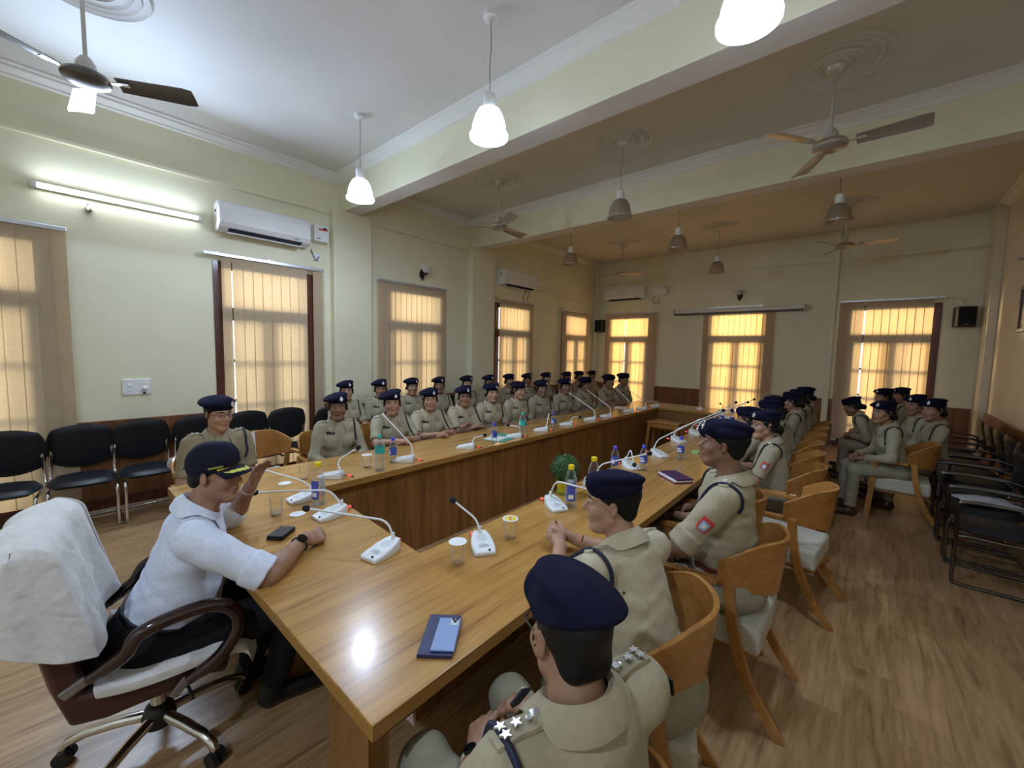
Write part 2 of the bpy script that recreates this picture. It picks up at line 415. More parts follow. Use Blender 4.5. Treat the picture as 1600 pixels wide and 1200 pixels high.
# ================================================================ vertical blinds
def blind(label, wall, rail, slats, cord=None, group='vertical blinds on the windows', z0=.14, z1=2.70):
    """rail (u0,u1); slats = list of (u0,u1) runs filled with overlapping slats; local frame: u along the wall, v out into the room"""
    u0, u1 = rail; mid = (u0+u1)/2
    if wall == 'l': t = thing('vertical_blind', label, 'window blind', (LW+.085, mid, z1+.03), -PI/2, group)   # +x local = -y ; flip below
    else: t = thing('vertical_blind', label, 'window blind', (mid, BW-.085, z1+.03), 0, group)
    sg = -1 if wall == 'l' else 1
    U = lambda u: sg*(u-mid)
    L = (u1-u0)/2
    # local +y points out of the room for the back wall and (after -90 deg) +y -> +x into the room for the left wall
    vin = 1 if wall == 'l' else -1
    r = MB().box((-L, -.022, -.008), (L, .022, .03)); r.build('head_rail', M_ALU, t, bevel=.004)
    for s in (-.8, 0, .8): MB().box((s*L-.015, min(0,-vin*.085), .03), (s*L+.015, max(0,-vin*.085), .042)).build('bracket', M_ALU, t)
    pitch = .104
    for a, b_ in slats:
        n = max(1, round((b_-a)/pitch)); st = (b_-a)/n
        for i in range(n):
            uc = a+(i+.5)*st; ang = R(random.uniform(3, 7))*(-1 if wall == 'l' else 1); w = min(.127, st*1.09)
            pts = []
            for jz in range(5):
                z = -(z1-z0)*jz/4; sw = random.uniform(-.003, .003) if jz else 0
                row = []
                for q in (-1, -.5, 0, .5, 1):
                    d = q*w/2; cv = .0022*(1-q*q)
                    row.append((U(uc)+d*math.cos(ang)+sw, d*math.sin(ang)+vin*cv, z-.012))
                pts.append(row)
            MB().grid(pts).build('slat', M_BLIND, t, smooth=True)
    if cord is not None:
        c = MB(); x = U(cord); c.tube([(x, vin*.02, 0), (x+.01, vin*.03, -.9), (x, vin*.03, -1.55)], .004, 6)
        c.ball((x, vin*.03, -1.57), (.010, .010, .03)); c.build('pull_cord', M_WHITE, t)
    return t
blind('beige vertical blind at the far left edge of the view beside the tube light', 'l', (-1.25, .20), [(-1.24, .19)])
blind('beige vertical blind with dark frame showing, under the nearest air conditioner', 'l', (1.25, 2.60), [(1.42, 1.51), (1.53, 2.37), (2.445, 2.60)], 2.62)
blind('beige vertical blind between the two left pillars, under a wall sconce', 'l', (3.42, 4.76), [(3.43, 4.75)], 4.78)
blind('beige vertical blind just past the far left pillar, under an air conditioner', 'l', (6.06, 7.26), [(6.17, 7.24)])
blind('tan vertical blind on the left wall nearest the back corner', 'l', (8.27, 9.64), [(8.40, 9.02), (9.04, 9.60)])
blind('orange glowing vertical blind on the back wall under the air conditioner', 'b', (-5.51, -4.08), [(-5.49, -4.93), (-4.90, -4.09)])
blind('orange glowing vertical blind behind the projector screen case', 'b', (-3.02, -1.60), [(-3.0, -1.61)], z1=2.62)
blind('tan vertical blind on the back wall at the right, beside a black speaker', 'b', (-.56, .84), [(-.55, -.20), (-.17, .70)], z1=2.72)
# ================================================================ lamps and fans
COOL = (.64, .78, 1)
M_TUBE = emit('tube_glow', (.82, .91, 1), 14)
M_LITSH = None
def shade_mats():
    lit = bpy.data.materials.new('lit_shade'); lit.use_nodes = True
    b = lit.node_tree.nodes['Principled BSDF']; b.inputs['Base Color'].default_value = (.85, .88, .95, 1); b.inputs['Roughness'].default_value = .3
    nt = lit.node_tree; tr = nt.nodes.new('ShaderNodeBsdfTransparent'); mx = nt.nodes.new('ShaderNodeMixShader'); mx.inputs[0].default_value = .25
    nt.links.new(b.outputs[0], mx.inputs[1]); nt.links.new(tr.outputs[0], mx.inputs[2]); nt.links.new(mx.outputs[0], nt.nodes['Material Output'].inputs[0])
    b.inputs['Emission Color'].default_value = (.80, .88, 1, 1); b.inputs['Emission Strength'].default_value = 1.6
    return lit
M_LITSH = shade_mats()
M_BULB = emit('bulb_glow', (.85, .93, 1), 22)
def unlit_shade():
    m = bpy.data.materials.new('ribbed_acrylic'); m.use_nodes = True; nt = m.node_tree; nt.nodes.clear()
    out = nd(m, 'ShaderNodeOutputMaterial'); a = nd(m, 'ShaderNodeMixShader'); b = nd(m, 'ShaderNodeMixShader'); c = nd(m, 'ShaderNodeMixShader')
    d = nd(m, 'ShaderNodeBsdfDiffuse'); d.inputs[0].default_value = (.52,.47,.39,1); tl = nd(m, 'ShaderNodeBsdfTranslucent'); tl.inputs[0].default_value = (.6,.54,.44,1)
    tr = nd(m, 'ShaderNodeBsdfTransparent'); tr.inputs[0].default_value = (.9,.85,.78,1); g = nd(m, 'ShaderNodeBsdfGlossy'); g.inputs['Roughness'].default_value = .15
    a.inputs[0].default_value = .5; b.inputs[0].default_value = .40; c.inputs[0].default_value = .08
    lk(m, d.outputs[0], a.inputs[1]); lk(m, tl.outputs[0], a.inputs[2]); lk(m, a.outputs[0], b.inputs[1]); lk(m, tr.outputs[0], b.inputs[2]); lk(m, b.outputs[0], c.inputs[1]); lk(m, g.outputs[0], c.inputs[2]); lk(m, c.outputs[0], out.inputs[0])
    return m
M_DARKSH = unlit_shade()
M_BULBOFF = mat('bulb_off', (.75, .72, .66), .25)
def pendant(x, y, lit, label, zb=3.25, power=50):
    t = thing('pendant_lamp', label, 'ceiling lamp', (x, y, zb), 0, 'bell pendant lamps')
    H = CEIL-zb
    MB().lathe([(.0,H),(.055,H),(.055,H-.03),(.03,H-.045),(.0,H-.045)], seg=20).build('canopy', M_WHITE, t, True)
    MB().tube(smooth_path([(0,0,H-.04),(.008,0,H*.75),(-.006,.004,H*.58),(.004,0,.34),(0,0,.31)]), .0035, 6).build('cord', M_STEEL, t, True)
    MB().lathe([(.0,.315),(.03,.315),(.046,.30),(.046,.205),(.0,.205)], seg=20).build('socket', M_WHITE, t, True)
    prof = [(.05,.205),(.078,.19),(.100,.15),(.118,.09),(.126,.035),(.140,.018),(.138,0),(.130,.004),(.120,.03),(.112,.09),(.094,.147),(.072,.183),(.048,.198)]
    sh = MB(); sg = 48; n = len(prof); vs = []
    for r, z in prof:
        for q in range(sg):
            a = 2*PI*q/sg; rr = r*(1+(.012 if q % 2 else 0)); vs.append((rr*math.cos(a), rr*math.sin(a), z))
    sh.add(vs, [(i*sg+q, i*sg+(q+1)%sg, (i+1)*sg+(q+1)%sg, (i+1)*sg+q) for i in range(n-1) for q in range(sg)])
    sh.build('shade', M_LITSH if lit else M_DARKSH, t, True)
    MB().lathe([(.0,.205),(.02,.20),(.022,.17),(.04,.13),(.044,.10),(.032,.066),(.0,.055)], seg=16).build('bulb', M_BULB if lit else M_BULBOFF, t, True)
    if lit:
        point('lamp_light', (x, y, zb+.025), power, COOL, .05)
    return t
for x, y, lit, lb in ((-2.23,2.23,1,'lit white bell pendant lamp in the near bay, middle of the lit row'), (-4.17,2.28,1,'lit white bell pendant lamp in the near bay, closest to the left wall'),
    (-.55,2.25,1,'lit white bell pendant lamp cut off by the top edge of the photo'),
    (-2.31,4.45,0,'unlit bell pendant lamp alone between the two beams'), (-4.17,6.27,0,'unlit bell pendant lamp past the far beam, nearest the left wall'),
    (-2.30,6.28,0,'unlit bell pendant lamp past the far beam, middle of the row'), (-.42,6.08,0,'unlit bell pendant lamp past the far beam, nearest the right wall'),
    (-2.34,8.45,0,'unlit bell pendant lamp furthest back, before the projector screen')):
    pendant(x, y, lit, lb)
# unseen pendant added behind the camera to brighten the near end
pendant(-.5, -1.5, 1, 'lit bell pendant lamp added out of view to brighten the near end', power=95)
def rose(n, x, y, r=.37):
    prof = [(r,0)]
    for i, q in enumerate((.98,.90,.84,.76,.70,.62,.50,.44,.38,.32,.26)):
        prof.append((r*q, -.012 if i % 2 else -.004))
        prof.append((r*(q-.03), -.022 if i % 2 == 0 else -.008))
    prof.append((0,-.012))
    b = MB(); b.lathe(prof, (x, y, CEIL), 48)
    struct(b.build('trim_%d' % (60+n), M_CEIL, smooth=True, angle=25))
M_FAN = mat('fan_brown', (.36, .31, .26), .28, .15)
M_FAN_SHADED = mat('fan_brown_shaded', (.12, .105, .10), .3, .2)  # fan brown with the shade on the near fan put into its colour
M_FANC = mat('fan_trim', (.62, .60, .55), .25, .4)
def fan(x, y, a0, label, m=M_FAN, zb=3.44):
    t = thing('ceiling_fan', label, 'ceiling fan', (x, y, zb), R(a0), 'three bladed ceiling fans')
    H = CEIL-zb-.012
    MB().lathe([(0,H),(.085,H),(.08,H-.03),(.045,H-.075),(.02,H-.085),(0,H-.085)], seg=24).build('canopy', M_FANC, t, True)
    MB().tube([(0,0,H-.08),(0,0,.10)], .012, 10).build('down_rod', M_FANC, t, True)
    MB().lathe([(0,.16),(.028,.155),(.05,.12),(.06,.075),(.06,.065),(0,.065)], seg=24).build('upper_cup', M_FANC, t, True)
    MB().lathe([(0,.07),(.06,.068),(.115,.045),(.128,.02),(.12,.0),(.085,-.018),(.04,-.026),(0,-.028)], seg=32).build('motor', [m], t, True)
    for k in range(3):
        a = 2*PI*k/3; c, s = math.cos(a), math.sin(a)
        def P(u, v, z): return (u*c-v*s, u*s+v*c, z)
        rows = []
        for i in range(9):
            q = i/8; u = .17+q*.44; w = .060+.018*q
            if i == 8: w *= .86
            tl = R(-15); row = []
            for v in (-1, -.5, 0, .5, 1):
                row.append(P(u, v*w*math.cos(tl), .018+v*w*math.sin(tl)+.006*(1-v*v)))
            rows.append(row)
        MB().grid(rows, thick=(0,0,-.004)).build('blade', m, t, True)
        b = MB(); b.grid([[P(u, v, .021) for v in (-wv, wv)] for u, wv in ((.10,.018),(.15,.016),(.19,.028),(.235,.03))], thick=(0,0,-.005))
        b.build('blade_bracket', M_FANC, t)
    return t
FANS = [(-4.10,.28,60,'dark ceiling fan at top left of the view over the near end of the room', M_FAN_SHADED), (-.40,4.40,-3,'brown ceiling fan between the beams at the right', M_FAN),
        (-4.14,4.36,93,'white-brown ceiling fan between the beams near the left wall', M_FAN), (-4.30,8.50,52,'glinting ceiling fan far back above the air conditioner', M_FAN), (-.47,8.40,2,'dim ceiling fan at the far right of the back bay', M_FAN)]
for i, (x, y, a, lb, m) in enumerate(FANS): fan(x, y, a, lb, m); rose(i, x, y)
rose(7, -2.30, 4.45, .33); rose(8, -2.34, 8.45, .33)
# fluorescent batten on the left wall
t = thing('tube_light', 'glowing white tube light high on the left wall', 'wall lamp', (LW, .625, 3.11))
MB().box((0,-.63,-.025),(.045,.63,.03)).build('batten', M_WHITE, t, bevel=.006)
MB().tube([(.072,-.59,-.004),(.072,.59,-.004)], .014, 12).build('tube', M_TUBE, t, True)
for s in (-1, 1): MB().obox((.06, s*.605, -.003), (.05,.03,.045)).build('end_cap', M_WHITE, t, bevel=.004)
area('tube_light_glow', (LW+.12, .625, 3.09), (1, 0, -.3), 1.18, .05, 52, (.55, .72, 1))
area('tube_light_up', (LW+.10, .625, 3.15), (.35, 0, 1), 1.18, .03, 3, COOL)
tag(MB().lathe([(0,-.03),(.02,-.03),(.035,-.015),(.04,.0),(.02,.02),(.012,.03),(.012,.06),(0,.06)], seg=16).build('wall_hook', M_CHROME, smooth=True), 'small metal bell fitting on the left wall under the tube light', 'hook').location = (LW+.035, .355, 2.97)

# ================================================================ air conditioners, boxes, sockets, sconces, speakers
M_ACW = mat('ac_white', (.78, .78, .80), .22)
M_VENT = mat('vent_dark', (.03, .03, .035), .5)
M_RED = mat('red_sticker', (.6, .03, .03), .4)
def ac(loc, rotz, label, w=1.08, h=.33, flap=True, wire=True):
    t = thing('air_conditioner', label, 'air conditioner', loc, rotz, 'split air conditioners')   # local: x along wall, +y out from it, z from the base
    prof = [(0,0),(.10,.0),(.185,.035),(.215,.09),(.21,.25),(.19,h-.01),(.17,h),(0,h)]
    b = MB(); n = len(prof)
    b.add([(-w/2,y,z) for y,z in prof]+[(w/2,y,z) for y,z in prof], [(i,(i+1)%n,n+(i+1)%n,n+i) for i in range(n)]+[tuple(range(n))[::-1], tuple(range(n,2*n))])
    b.build('body', M_ACW, t, bevel=.012)
    MB().add([(-w/2+.10,.09,-.003),(w/2-.10,.09,-.003),(w/2-.10,.19,.034),(-w/2+.10,.19,.034)], [(0,1,2,3)]).build('air_outlet', M_VENT, t)
    if flap: MB().obox((0,.125,-.012),(w-.20,.10,.008),(R(-8),0,0)).build('flap', M_ACW, t, bevel=.003)
    for s in (-1,1): MB().box((min(s*w/2,s*(w/2+.004)),.03,.03),(max(s*w/2,s*(w/2+.004)),.19,h-.03)).build('end_panel', M_WHITE, t, bevel=.006)
    for s in (-1,1):
        b = MB()
        b.obox((s*(w/2+.006),.10,.22),(.006,.03,.025)); b.build('vent_mark', M_VENT, t)
    MB().box((-.36,.214,.055),(-.30,.217,.065)).build('display', M_STEEL, t)
    return t
ac((LW, 1.885, 3.005), -PI/2, 'white air conditioner above the nearest framed window on the left wall', 1.01)
ac((LW, 6.70, 3.02), -PI/2, 'white air conditioner past the far left pillar, two cables hanging below')
ac((-4.95, BW, 3.07), PI, 'white air conditioner on the back wall above the corner window')
def stab(loc, rotz, label, w=.20, h=.22, red=False):
    t = thing('voltage_stabilizer', label, 'electrical box', loc, rotz)
    MB().box((-w/2,0,0),(w/2,.12,h)).build('case', M_WHITE, t, bevel=.008)
    if red: MB().box((-w/2+.02,.119,h-.07),(w/2-.06,.122,h-.05)).build('red_sticker', M_RED, t)
    MB().box((w/2-.08,.119,.03),(w/2-.03,.122,.045)).build('nameplate', M_STEEL, t)
    MB().box((-w/2+.03,.119,h-.05),(-w/2+.08,.123,h-.03)).build('indicator', M_VENT, t)
    return t
stab((LW, 2.57, 3.12), -PI/2, 'white voltage box with a red sticker beside the nearest air conditioner', red=True)
stab((LW, 7.36, 3.10), -PI/2, 'small white box beside the far left air conditioner', .12, .22)
stab((-4.07, BW, 3.13), PI, 'grey-white voltage box beside the back wall air conditioner', .38, .22)
def wire(label, pts, r=.006, m=M_BLACK):
    return tag(MB().tube(smooth_path(pts), r, 6).build('cable', m, smooth=True), label, 'cable')
wire('short black cable from nearest air conditioner down to its white socket', [(LW+.10,2.44,3.0),(LW+.03,2.47,2.99),(LW+.02,2.50,2.93),(LW+.03,2.53,2.88),(LW+.035,2.56,2.93)])
wire('thin black cable under the far left air conditioner, left of two', [(LW+.08,7.02,3.03),(LW+.02,7.0,2.95),(LW+.025,6.96,2.84),(LW+.02,7.0,2.76)])
wire('thin black cable under the far left air conditioner, right of two', [(LW+.08,7.10,3.03),(LW+.02,7.14,2.92),(LW+.025,7.10,2.84),(LW+.02,7.12,2.76)])
wire('curled grey cable hanging under the back wall voltage box', [(-4.22,BW-.02,3.13),(-4.24,BW-.03,3.03),(-4.18,BW-.03,2.95),(-4.08,BW-.03,2.97),(-4.10,BW-.03,3.05)], .008, M_STEEL)
wire('grey conduit pipe on the left wall from the far air conditioner', [(LW+.02,7.45,3.10),(LW+.02,8.3,3.02),(LW+.02,9.05,2.99)], .015, M_WALL)
wire('pale conduit pipe running down in the back left corner', [(LW+.13,BW-.12,3.5),(LW+.13,BW-.12,2.0),(LW+.13,BW-.12,.95)], .014, M_WALL)
wire('thin wire from the corner window rail to the left speaker', [(-5.5,BW-.03,2.74),(-5.58,BW-.03,2.74),(-5.66,BW-.03,2.70),(-5.67,BW-.05,2.62)], .006, M_WALL)
wire('thin wire from the right blind rail to the right speaker', [(.84,BW-.03,2.75),(.95,BW-.03,2.74),(1.04,BW-.03,2.72),(1.05,BW-.05,2.62)], .006, M_WALL)
def plate(loc, rotz, w, h, label, kind):
    t = thing('switch_board' if kind else 'wall_socket', label, 'switchboard' if kind else 'socket', loc, rotz)
    MB().box((-w/2,0,0),(w/2,.018,h)).build('plate', M_WHITE, t, bevel=.004)
    if kind:
        for dx, dz in ((.055,.105),(.055,.055)): MB().obox((dx,.020,dz),(.03,.012,.026),(R(8),0,0)).build('switch', M_WHITEP, t, bevel=.002)
        MB().box((-.085,.017,.10),(-.015,.022,.135)).build('socket_strip', M_WHITEP, t, bevel=.002)
        MB().lathe([(0,0),(.022,0),(.022,.03),(.012,.04),(0,.04)], (0,0,0), 14).build('plug', M_WHITEP, t, True).matrix_local = Matrix.Translation((-.065,.018,.065)) @ Matrix.Rotation(-PI/2, 4, 'X')
        MB().obox((-.055,.03,.02),(.02,.03,.02)).build('adapter', M_BLACK, t, bevel=.003)
        for sx in (-.10,.10):
            for sz in (.02,.14): MB().obox((sx,.019,sz),(.006,.004,.006)).build('screw', M_STEEL, t)
    else:
        for dx in (-.02,.02): MB().obox((dx,.019,h*.55),(.008,.004,.008)).build('hole', M_VENT, t)
    return t
plate((LW, .645, 1.155), -PI/2, .225, .165, 'white switchboard with a plug on the left wall beside the empty chairs', 1)
plate((LW, 2.545, 2.88), -PI/2, .10, .10, 'white wall socket under the nearest voltage box', 0)
plate((LW, 7.72, 1.17), -PI/2, .16, .15, 'faint switch plate on the left wall between two far windows', 0)
plate((1.06, BW, 1.96), PI, .05, .05, 'tiny wall plate below the right black speaker', 0)
M_BRONZE = mat('dark_bronze', (.05, .03, .02), .35, .7)
M_FROST = mat('frosted_glass', (.66, .66, .62), .35)
def sconce(loc, rotz, label):
    t = thing('wall_sconce', label, 'wall lamp', loc, rotz, 'bronze wall sconces')
    MB().lathe([(0,0),(.05,0),(.055,.01),(.03,.02),(0,.022)], seg=16, sy=1.5).build('back_plate', M_BRONZE, t, True).matrix_local = Matrix.Rotation(-PI/2, 4, 'X')
    MB().tube(smooth_path([(0,.01,.06),(-.01,.05,.07),(0,.09,.02),(.01,.06,-.05),(0,.02,-.09),(0,.01,-.05)]), .014, 8).build('scroll_arm', M_BRONZE, t, True)
    MB().lathe([(0,0),(.028,0),(.035,.03),(.02,.05),(0,.05)], (.0,.12,-.02), 14).build('cup', M_BRONZE, t, True)
    MB().tube([(0,.08,0),(0,.12,-.01)], .01, 8).build('arm', M_BRONZE, t, True)
    MB().lathe([(.03,.03),(.05,.05),(.07,.09),(.09,.14),(.085,.14),(.065,.092),(.045,.055),(.025,.035)], (0,.12,-.02), 20).build('shade', M_FROST, t, True)
    return t
sconce((LW, 4.30, 2.96), -PI/2, 'bronze wall sconce with pale glass on the left wall')
sconce((-2.30, BW, 3.0), PI, 'bronze wall sconce on the back wall above the projector screen case')
def speaker(loc, rotz, label):
    t = thing('wall_speaker', label, 'loudspeaker', loc, rotz, 'black wall speakers')
    b = MB(); b.prism([(-.13,.03),(.13,.03),(.11,.20),(-.11,.20)], 0, .33); b.build('cabinet', M_BLACK, t, bevel=.012)
    MB().box((-.10,.2,.03),(.10,.206,.30)).build('grille', mat('speaker_cloth', (.006,.006,.006), .9), t, bevel=.003)
    MB().box((-.03,0,.12),(.03,.03,.22)).build('wall_bracket', M_STEEL, t)
    MB().box((-.025,.205,.035),(.025,.209,.045)).build('badge', M_STEEL, t)
    return t
speaker((-5.655, BW, 2.26), PI, 'black loudspeaker in the back left corner beside the orange blind')
speaker((1.055, BW, 2.255), PI+.15, 'black loudspeaker on the back wall near the right corner')
t = thing('projector_screen', 'long white rolled projector screen case over the middle back window', 'projector screen', (-2.375, BW, 2.70), PI)
MB().tube([(-1.27,.14,0),(1.27,.14,0)], .045, 16).build('case', M_WHITEP, t, True)
MB().box((-1.25,.12,-.075),(1.25,.16,-.04)).build('weight_bar', M_BLACK, t, bevel=.004)
for s in (-1,1):
    MB().obox((s*1.275,.14,-.01),(.03,.11,.12)).build('end_cap', M_STEEL, t, bevel=.006)
    MB().box((s*1.0-.02,0,-.02),(s*1.0+.02,.10,.05)).build('wall_bracket', M_STEEL, t)
MB().obox((0,.08,.07),(1.1,.02,.025)).build('rail', M_ALU, t)
MB().tube([(.27,.15,-.07),(.27,.15,-.20)], .003, 6).build('pull_cord', M_STEEL, t)
t = thing('picture_frame', 'dark picture frame on the right wall, cut off by the photo edge', 'picture', (RW, 7.80, 2.10), PI/2)
MB().box((-.38,0,0),(.38,.012,.52)).build('picture', paint('picture_green', (.10, .11, .07), .4), t)
b = MB()
for lo, hi in (((-.40,0,-.03),(.40,.03,.02)),((-.40,0,.50),(.40,.03,.55))): MB().box(lo, hi).build('frame_rail', M_DWOOD, t, bevel=.004)
for lo, hi in (((-.40,0,.02),(-.35,.03,.50)),((.35,0,.02),(.40,.03,.50))): MB().box(lo, hi).build('frame_stile', M_DWOOD, t, bevel=.004)
tag(MB().obox((RW-.05,8.1,2.98),(.10,.05,.03)).build('wall_bracket', M_STEEL, bevel=.004), 'small dark bracket high on the right wall above the picture', 'bracket')

# ================================================================ conference table
TL = Vector((-2.15, 4.1, 0))
t = thing('conference_table', 'long U-shaped wooden conference table with glossy honey veneer top', 'table', TL)
OUT = [(-.877,.50),(-1.03,7.90),(-3.52,7.90),(-3.42,.50)]
INN = [(-1.52,1.11),(-1.68,7.22),(-2.83,7.22),(-2.735,1.20)]
def ring(out, inn, z0, z1):
    b = MB(); v = [(x,y,z1) for x,y in out+inn]+[(x,y,z0) for x,y in out+inn]; f = []
    for i in range(4):
        j = (i+1) % 4
        f += [(i,j,4+j,4+i), (8+j,8+i,12+i,12+j), (j,i,8+i,8+j), (4+i,4+j,12+j,12+i)]
    return b.add(v, f)
o = ring(OUT, INN, .752, .76).build('tabletop', M_TABLEY, t, bevel=.003); o.location = -TL
ins = lambda P, d: [(x+(d if i in (2,3) else -d), y+(d if i in (0,3) else -d)) for i, (x, y) in enumerate(P)]
out2 = [(x+(.001 if i in (2,3) else -.001), y+(.001 if i in (0,3) else -.001)) for i, (x, y) in enumerate(OUT)]
o = ring(out2, INN, .712, .752).build('edge_band', M_EDGE, t, bevel=.002); o.location = -TL
def panel(name, pts, z0, z1, th=.02, m=M_PANEL):
    (x0,y0),(x1,y1) = pts; d = Vector((x1-x0, y1-y0, 0)); n = Vector((-d.y, d.x, 0)).normalized()*th/2
    b = MB(); b.prism([(x0-n.x,y0-n.y),(x1-n.x,y1-n.y),(x1+n.x,y1+n.y),(x0+n.x,y0+n.y)], z0, z1)
    o = b.build(name, m, t); o.location = -TL; return o
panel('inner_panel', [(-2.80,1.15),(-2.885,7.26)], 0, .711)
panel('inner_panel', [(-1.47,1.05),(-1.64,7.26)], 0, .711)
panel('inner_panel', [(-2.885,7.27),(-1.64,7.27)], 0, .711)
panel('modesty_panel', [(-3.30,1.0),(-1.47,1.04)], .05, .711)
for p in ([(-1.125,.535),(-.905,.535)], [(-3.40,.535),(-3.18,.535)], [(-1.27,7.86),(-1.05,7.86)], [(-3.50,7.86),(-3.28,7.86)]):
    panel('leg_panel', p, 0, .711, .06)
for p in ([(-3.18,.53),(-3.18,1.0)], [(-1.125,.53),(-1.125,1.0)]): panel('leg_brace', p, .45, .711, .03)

# ================================================================ wooden armchair
def armchair(label, loc, rotz, group='wooden armchairs', tape=False):
    t = thing('wooden_armchair', label, 'chair', loc, rotz, group)
    MB().box((-.25,-.23,.325),(.25,.25,.455)).build('seat', M_SEAT, t, bevel=.022)
    rows = []
    for i in range(17):
        a = R(196+i*(344-196)/16); row = []
        e = abs(i-8)/8
        top = .845-.10*max(0, e-.45)**1.5/.4; bot = .555+.06*e
        for j in range(6):
            q = j/5; z = bot+(top-bot)*q; r = .305+.03*q
            row.append((r*math.cos(a)*.93, .045+r*math.sin(a), z))
        rows.append(row)
    def th(p): d = Vector((p.x, p.y-.045, 0)).normalized(); return -d*.020
    MB().grid(rows, thick=th).build('backrest', M_CHAIRW, t, True, bevel=.004)
    for s in (-1,1):
        MB().grid([[(s*x-.024, y, z), (s*x+.024, y, z)] for x, y, z in ((.283,-.05,.655),(.288,.05,.65),(.292,.15,.643),(.288,.26,.635))], thick=(0,0,-.028)).build('arm', M_CHAIRW, t, bevel=.004)
        b = MB(); w = .022
        P = [(s*.272,.215,.61),(s*.268,.22,.34),(s*.262,.235,.0)]
        b.grid([[(x-w*(1 if i<2 else .7), y-.028*(1 if i<2 else .7), z),(x+w*(1 if i<2 else .7), y-.028*(1 if i<2 else .7), z)] for i,(x,y,z) in enumerate(P)], thick=(0,.05,0)); b.build('front_leg', M_CHAIRW, t, bevel=.003)
        Q = smooth_path([(s*.268,-.085,.645),(s*.268,-.115,.45),(s*.266,-.19,.22),(s*.262,-.335,.0)], 5)
        b = MB(); b.grid([[(p.x-.016,p.y-.03+.012*(1-p.z/.6),p.z),(p.x+.016,p.y-.03+.012*(1-p.z/.6),p.z)] for p in Q], thick=(0,.05,0)); b.build('rear_leg', M_CHAIRW, t, bevel=.003)
        MB().box((s*.2-.012,-.2,.30),(s*.2+.012,.22,.33)).build('side_rail', M_CHAIRW, t)
    MB().box((-.2,.20,.30),(.2,.22,.33)).build('front_rail', M_CHAIRW, t)
    MB().box((-.2,-.22,.30),(.2,-.20,.33)).build('back_rail', M_CHAIRW, t)
    if tape:
        rows = []
        for z in (.60,.68,.76,.835):
            r = .305+.03*(z-.555)/.29-.024
            rows.append([((r)*math.cos(R(a))*.93, .045+r*math.sin(R(a)), z) for a in (262,268,274)])
        MB().grid(rows).build('paper_tape', M_WHITEP, t)
    return t
# ================================================================ black cantilever visitor chair
M_DARKM = mat('dark_chrome', (.16, .15, .15), .22, 1.)
def visitor(label, loc, rotz, group='black visitor chairs along the left wall', arms=False):
    t = thing('visitor_chair', label, 'chair', loc, rotz, group)
    def pad(c, w, h, th, tilt, name, curve):
        b = MB(); rows = []
        n, m = 12, 12; E = Matrix.Rotation(tilt, 3, 'X')
        front, back = [], []
        for i in range(n+1):
            u = -1+2*i/n; r1, r2 = [], []
            for j in range(m+1):
                v = -1+2*j/m
                # superellipse mapping of the square
                uu = u*math.sqrt(1-v*v*.34); vv = v*math.sqrt(1-u*u*.38)
                e = max(abs(u), abs(v)); z = th/2*(1-e**6)**.5 if e < 1 else 0
                k = curve*(uu*uu)
                r1.append(Vector(c)+E @ Vector((uu*w/2, vv*h/2, z+k+.008*math.cos(uu*2)))); r2.append(Vector(c)+E @ Vector((uu*w/2, vv*h/2, -z*.7+k)))
            front.append(r1); back.append(r2)
        b.grid(front); b.grid([r[::-1] for r in back])
        return b.build(name, M_LEATH, t, True)
    pad((0,.02,.430), .465, .47, .075, 0, 'seat', 0)
    pad((0,-.265,.700), .475, .43, .06, R(80), 'backrest', .03)
    for s in (-1,1):
        x = s*.215
        P = smooth_path([(x*.9,-.30,.80),(x*.95,-.285,.62),(x,-.27,.45),(x,-.22,.392),(x,0,.386),(x,.20,.388),(x,.245,.35),(x,.245,.20),(x,.245,.05),(x,.21,.014),(x,0,.013),(x,-.24,.013)], 5)
        MB().tube(P, .0125, 10).build('side_tube', M_DARKM if arms == 2 else M_CHROME, t, True)
        if arms: MB().tube(smooth_path([(x*1.08,.24,.30),(x*1.15,.25,.60),(x*1.15,.20,.655),(x*1.15,-.12,.655),(x*1.1,-.27,.62)], 5), .0125, 8).build('arm', M_DARKM if arms == 2 else M_CHROME, t, True)
        MB().obox((s*.205,-.272,.565),(.012,.02,.16),(R(-8),0,0)).build('back_bracket', M_BLACK, t, bevel=.004)
    MB().tube([(-.215,-.24,.013),(.215,-.24,.013)], .0125, 10).build('floor_tube', M_CHROME, t, True)
    return t
v0 = visitor('black visitor chair at the far left edge of the photo', (-5.41, -.28, 0), -PI/2-.12)
for i, (y, r, lb) in enumerate(((.20,-.05,'empty black visitor chair below the left blind, second from the photo edge'), (.66,.05,'empty black visitor chair directly under the switchboard'), (1.13,0,'empty black visitor chair half hidden behind the seated officer in glasses'),
        (1.62,.03,'empty black visitor chair against the left wall behind the taped wooden chair, left of two'), (2.07,.0,'empty black visitor chair against the left wall behind the taped wooden chair, right of two'))):
    dup(v0, (-5.43, y, 0), -PI/2+r, lb)
SEATB = [2.57, 3.05, 3.57, 4.07, 4.66, 5.17, 5.72, 6.24, 6.87, 7.62, 8.14, 8.70]
NB = ['first','second','third','fourth','fifth','sixth','seventh','eighth','ninth','tenth','eleventh','last']
for i, y in enumerate(SEATB): dup(v0, (-5.22, y, 0), -PI/2, 'black visitor chair under the %s policewoman of the row along the left wall' % NB[i])
va = visitor('black visitor chair nearest the photographer in the row along the right wall', (.80, 4.72, 0), PI/2, 'black visitor chairs along the right wall', 2)
for i, y in enumerate((5.26, 5.80, 6.34, 6.88, 7.42, 7.96, 8.5)):
    dup(va, (.80 if y < 6 else .91, y, 0), PI/2, 'black visitor chair, %s from the near end of the right wall row' % ORD[i+1])
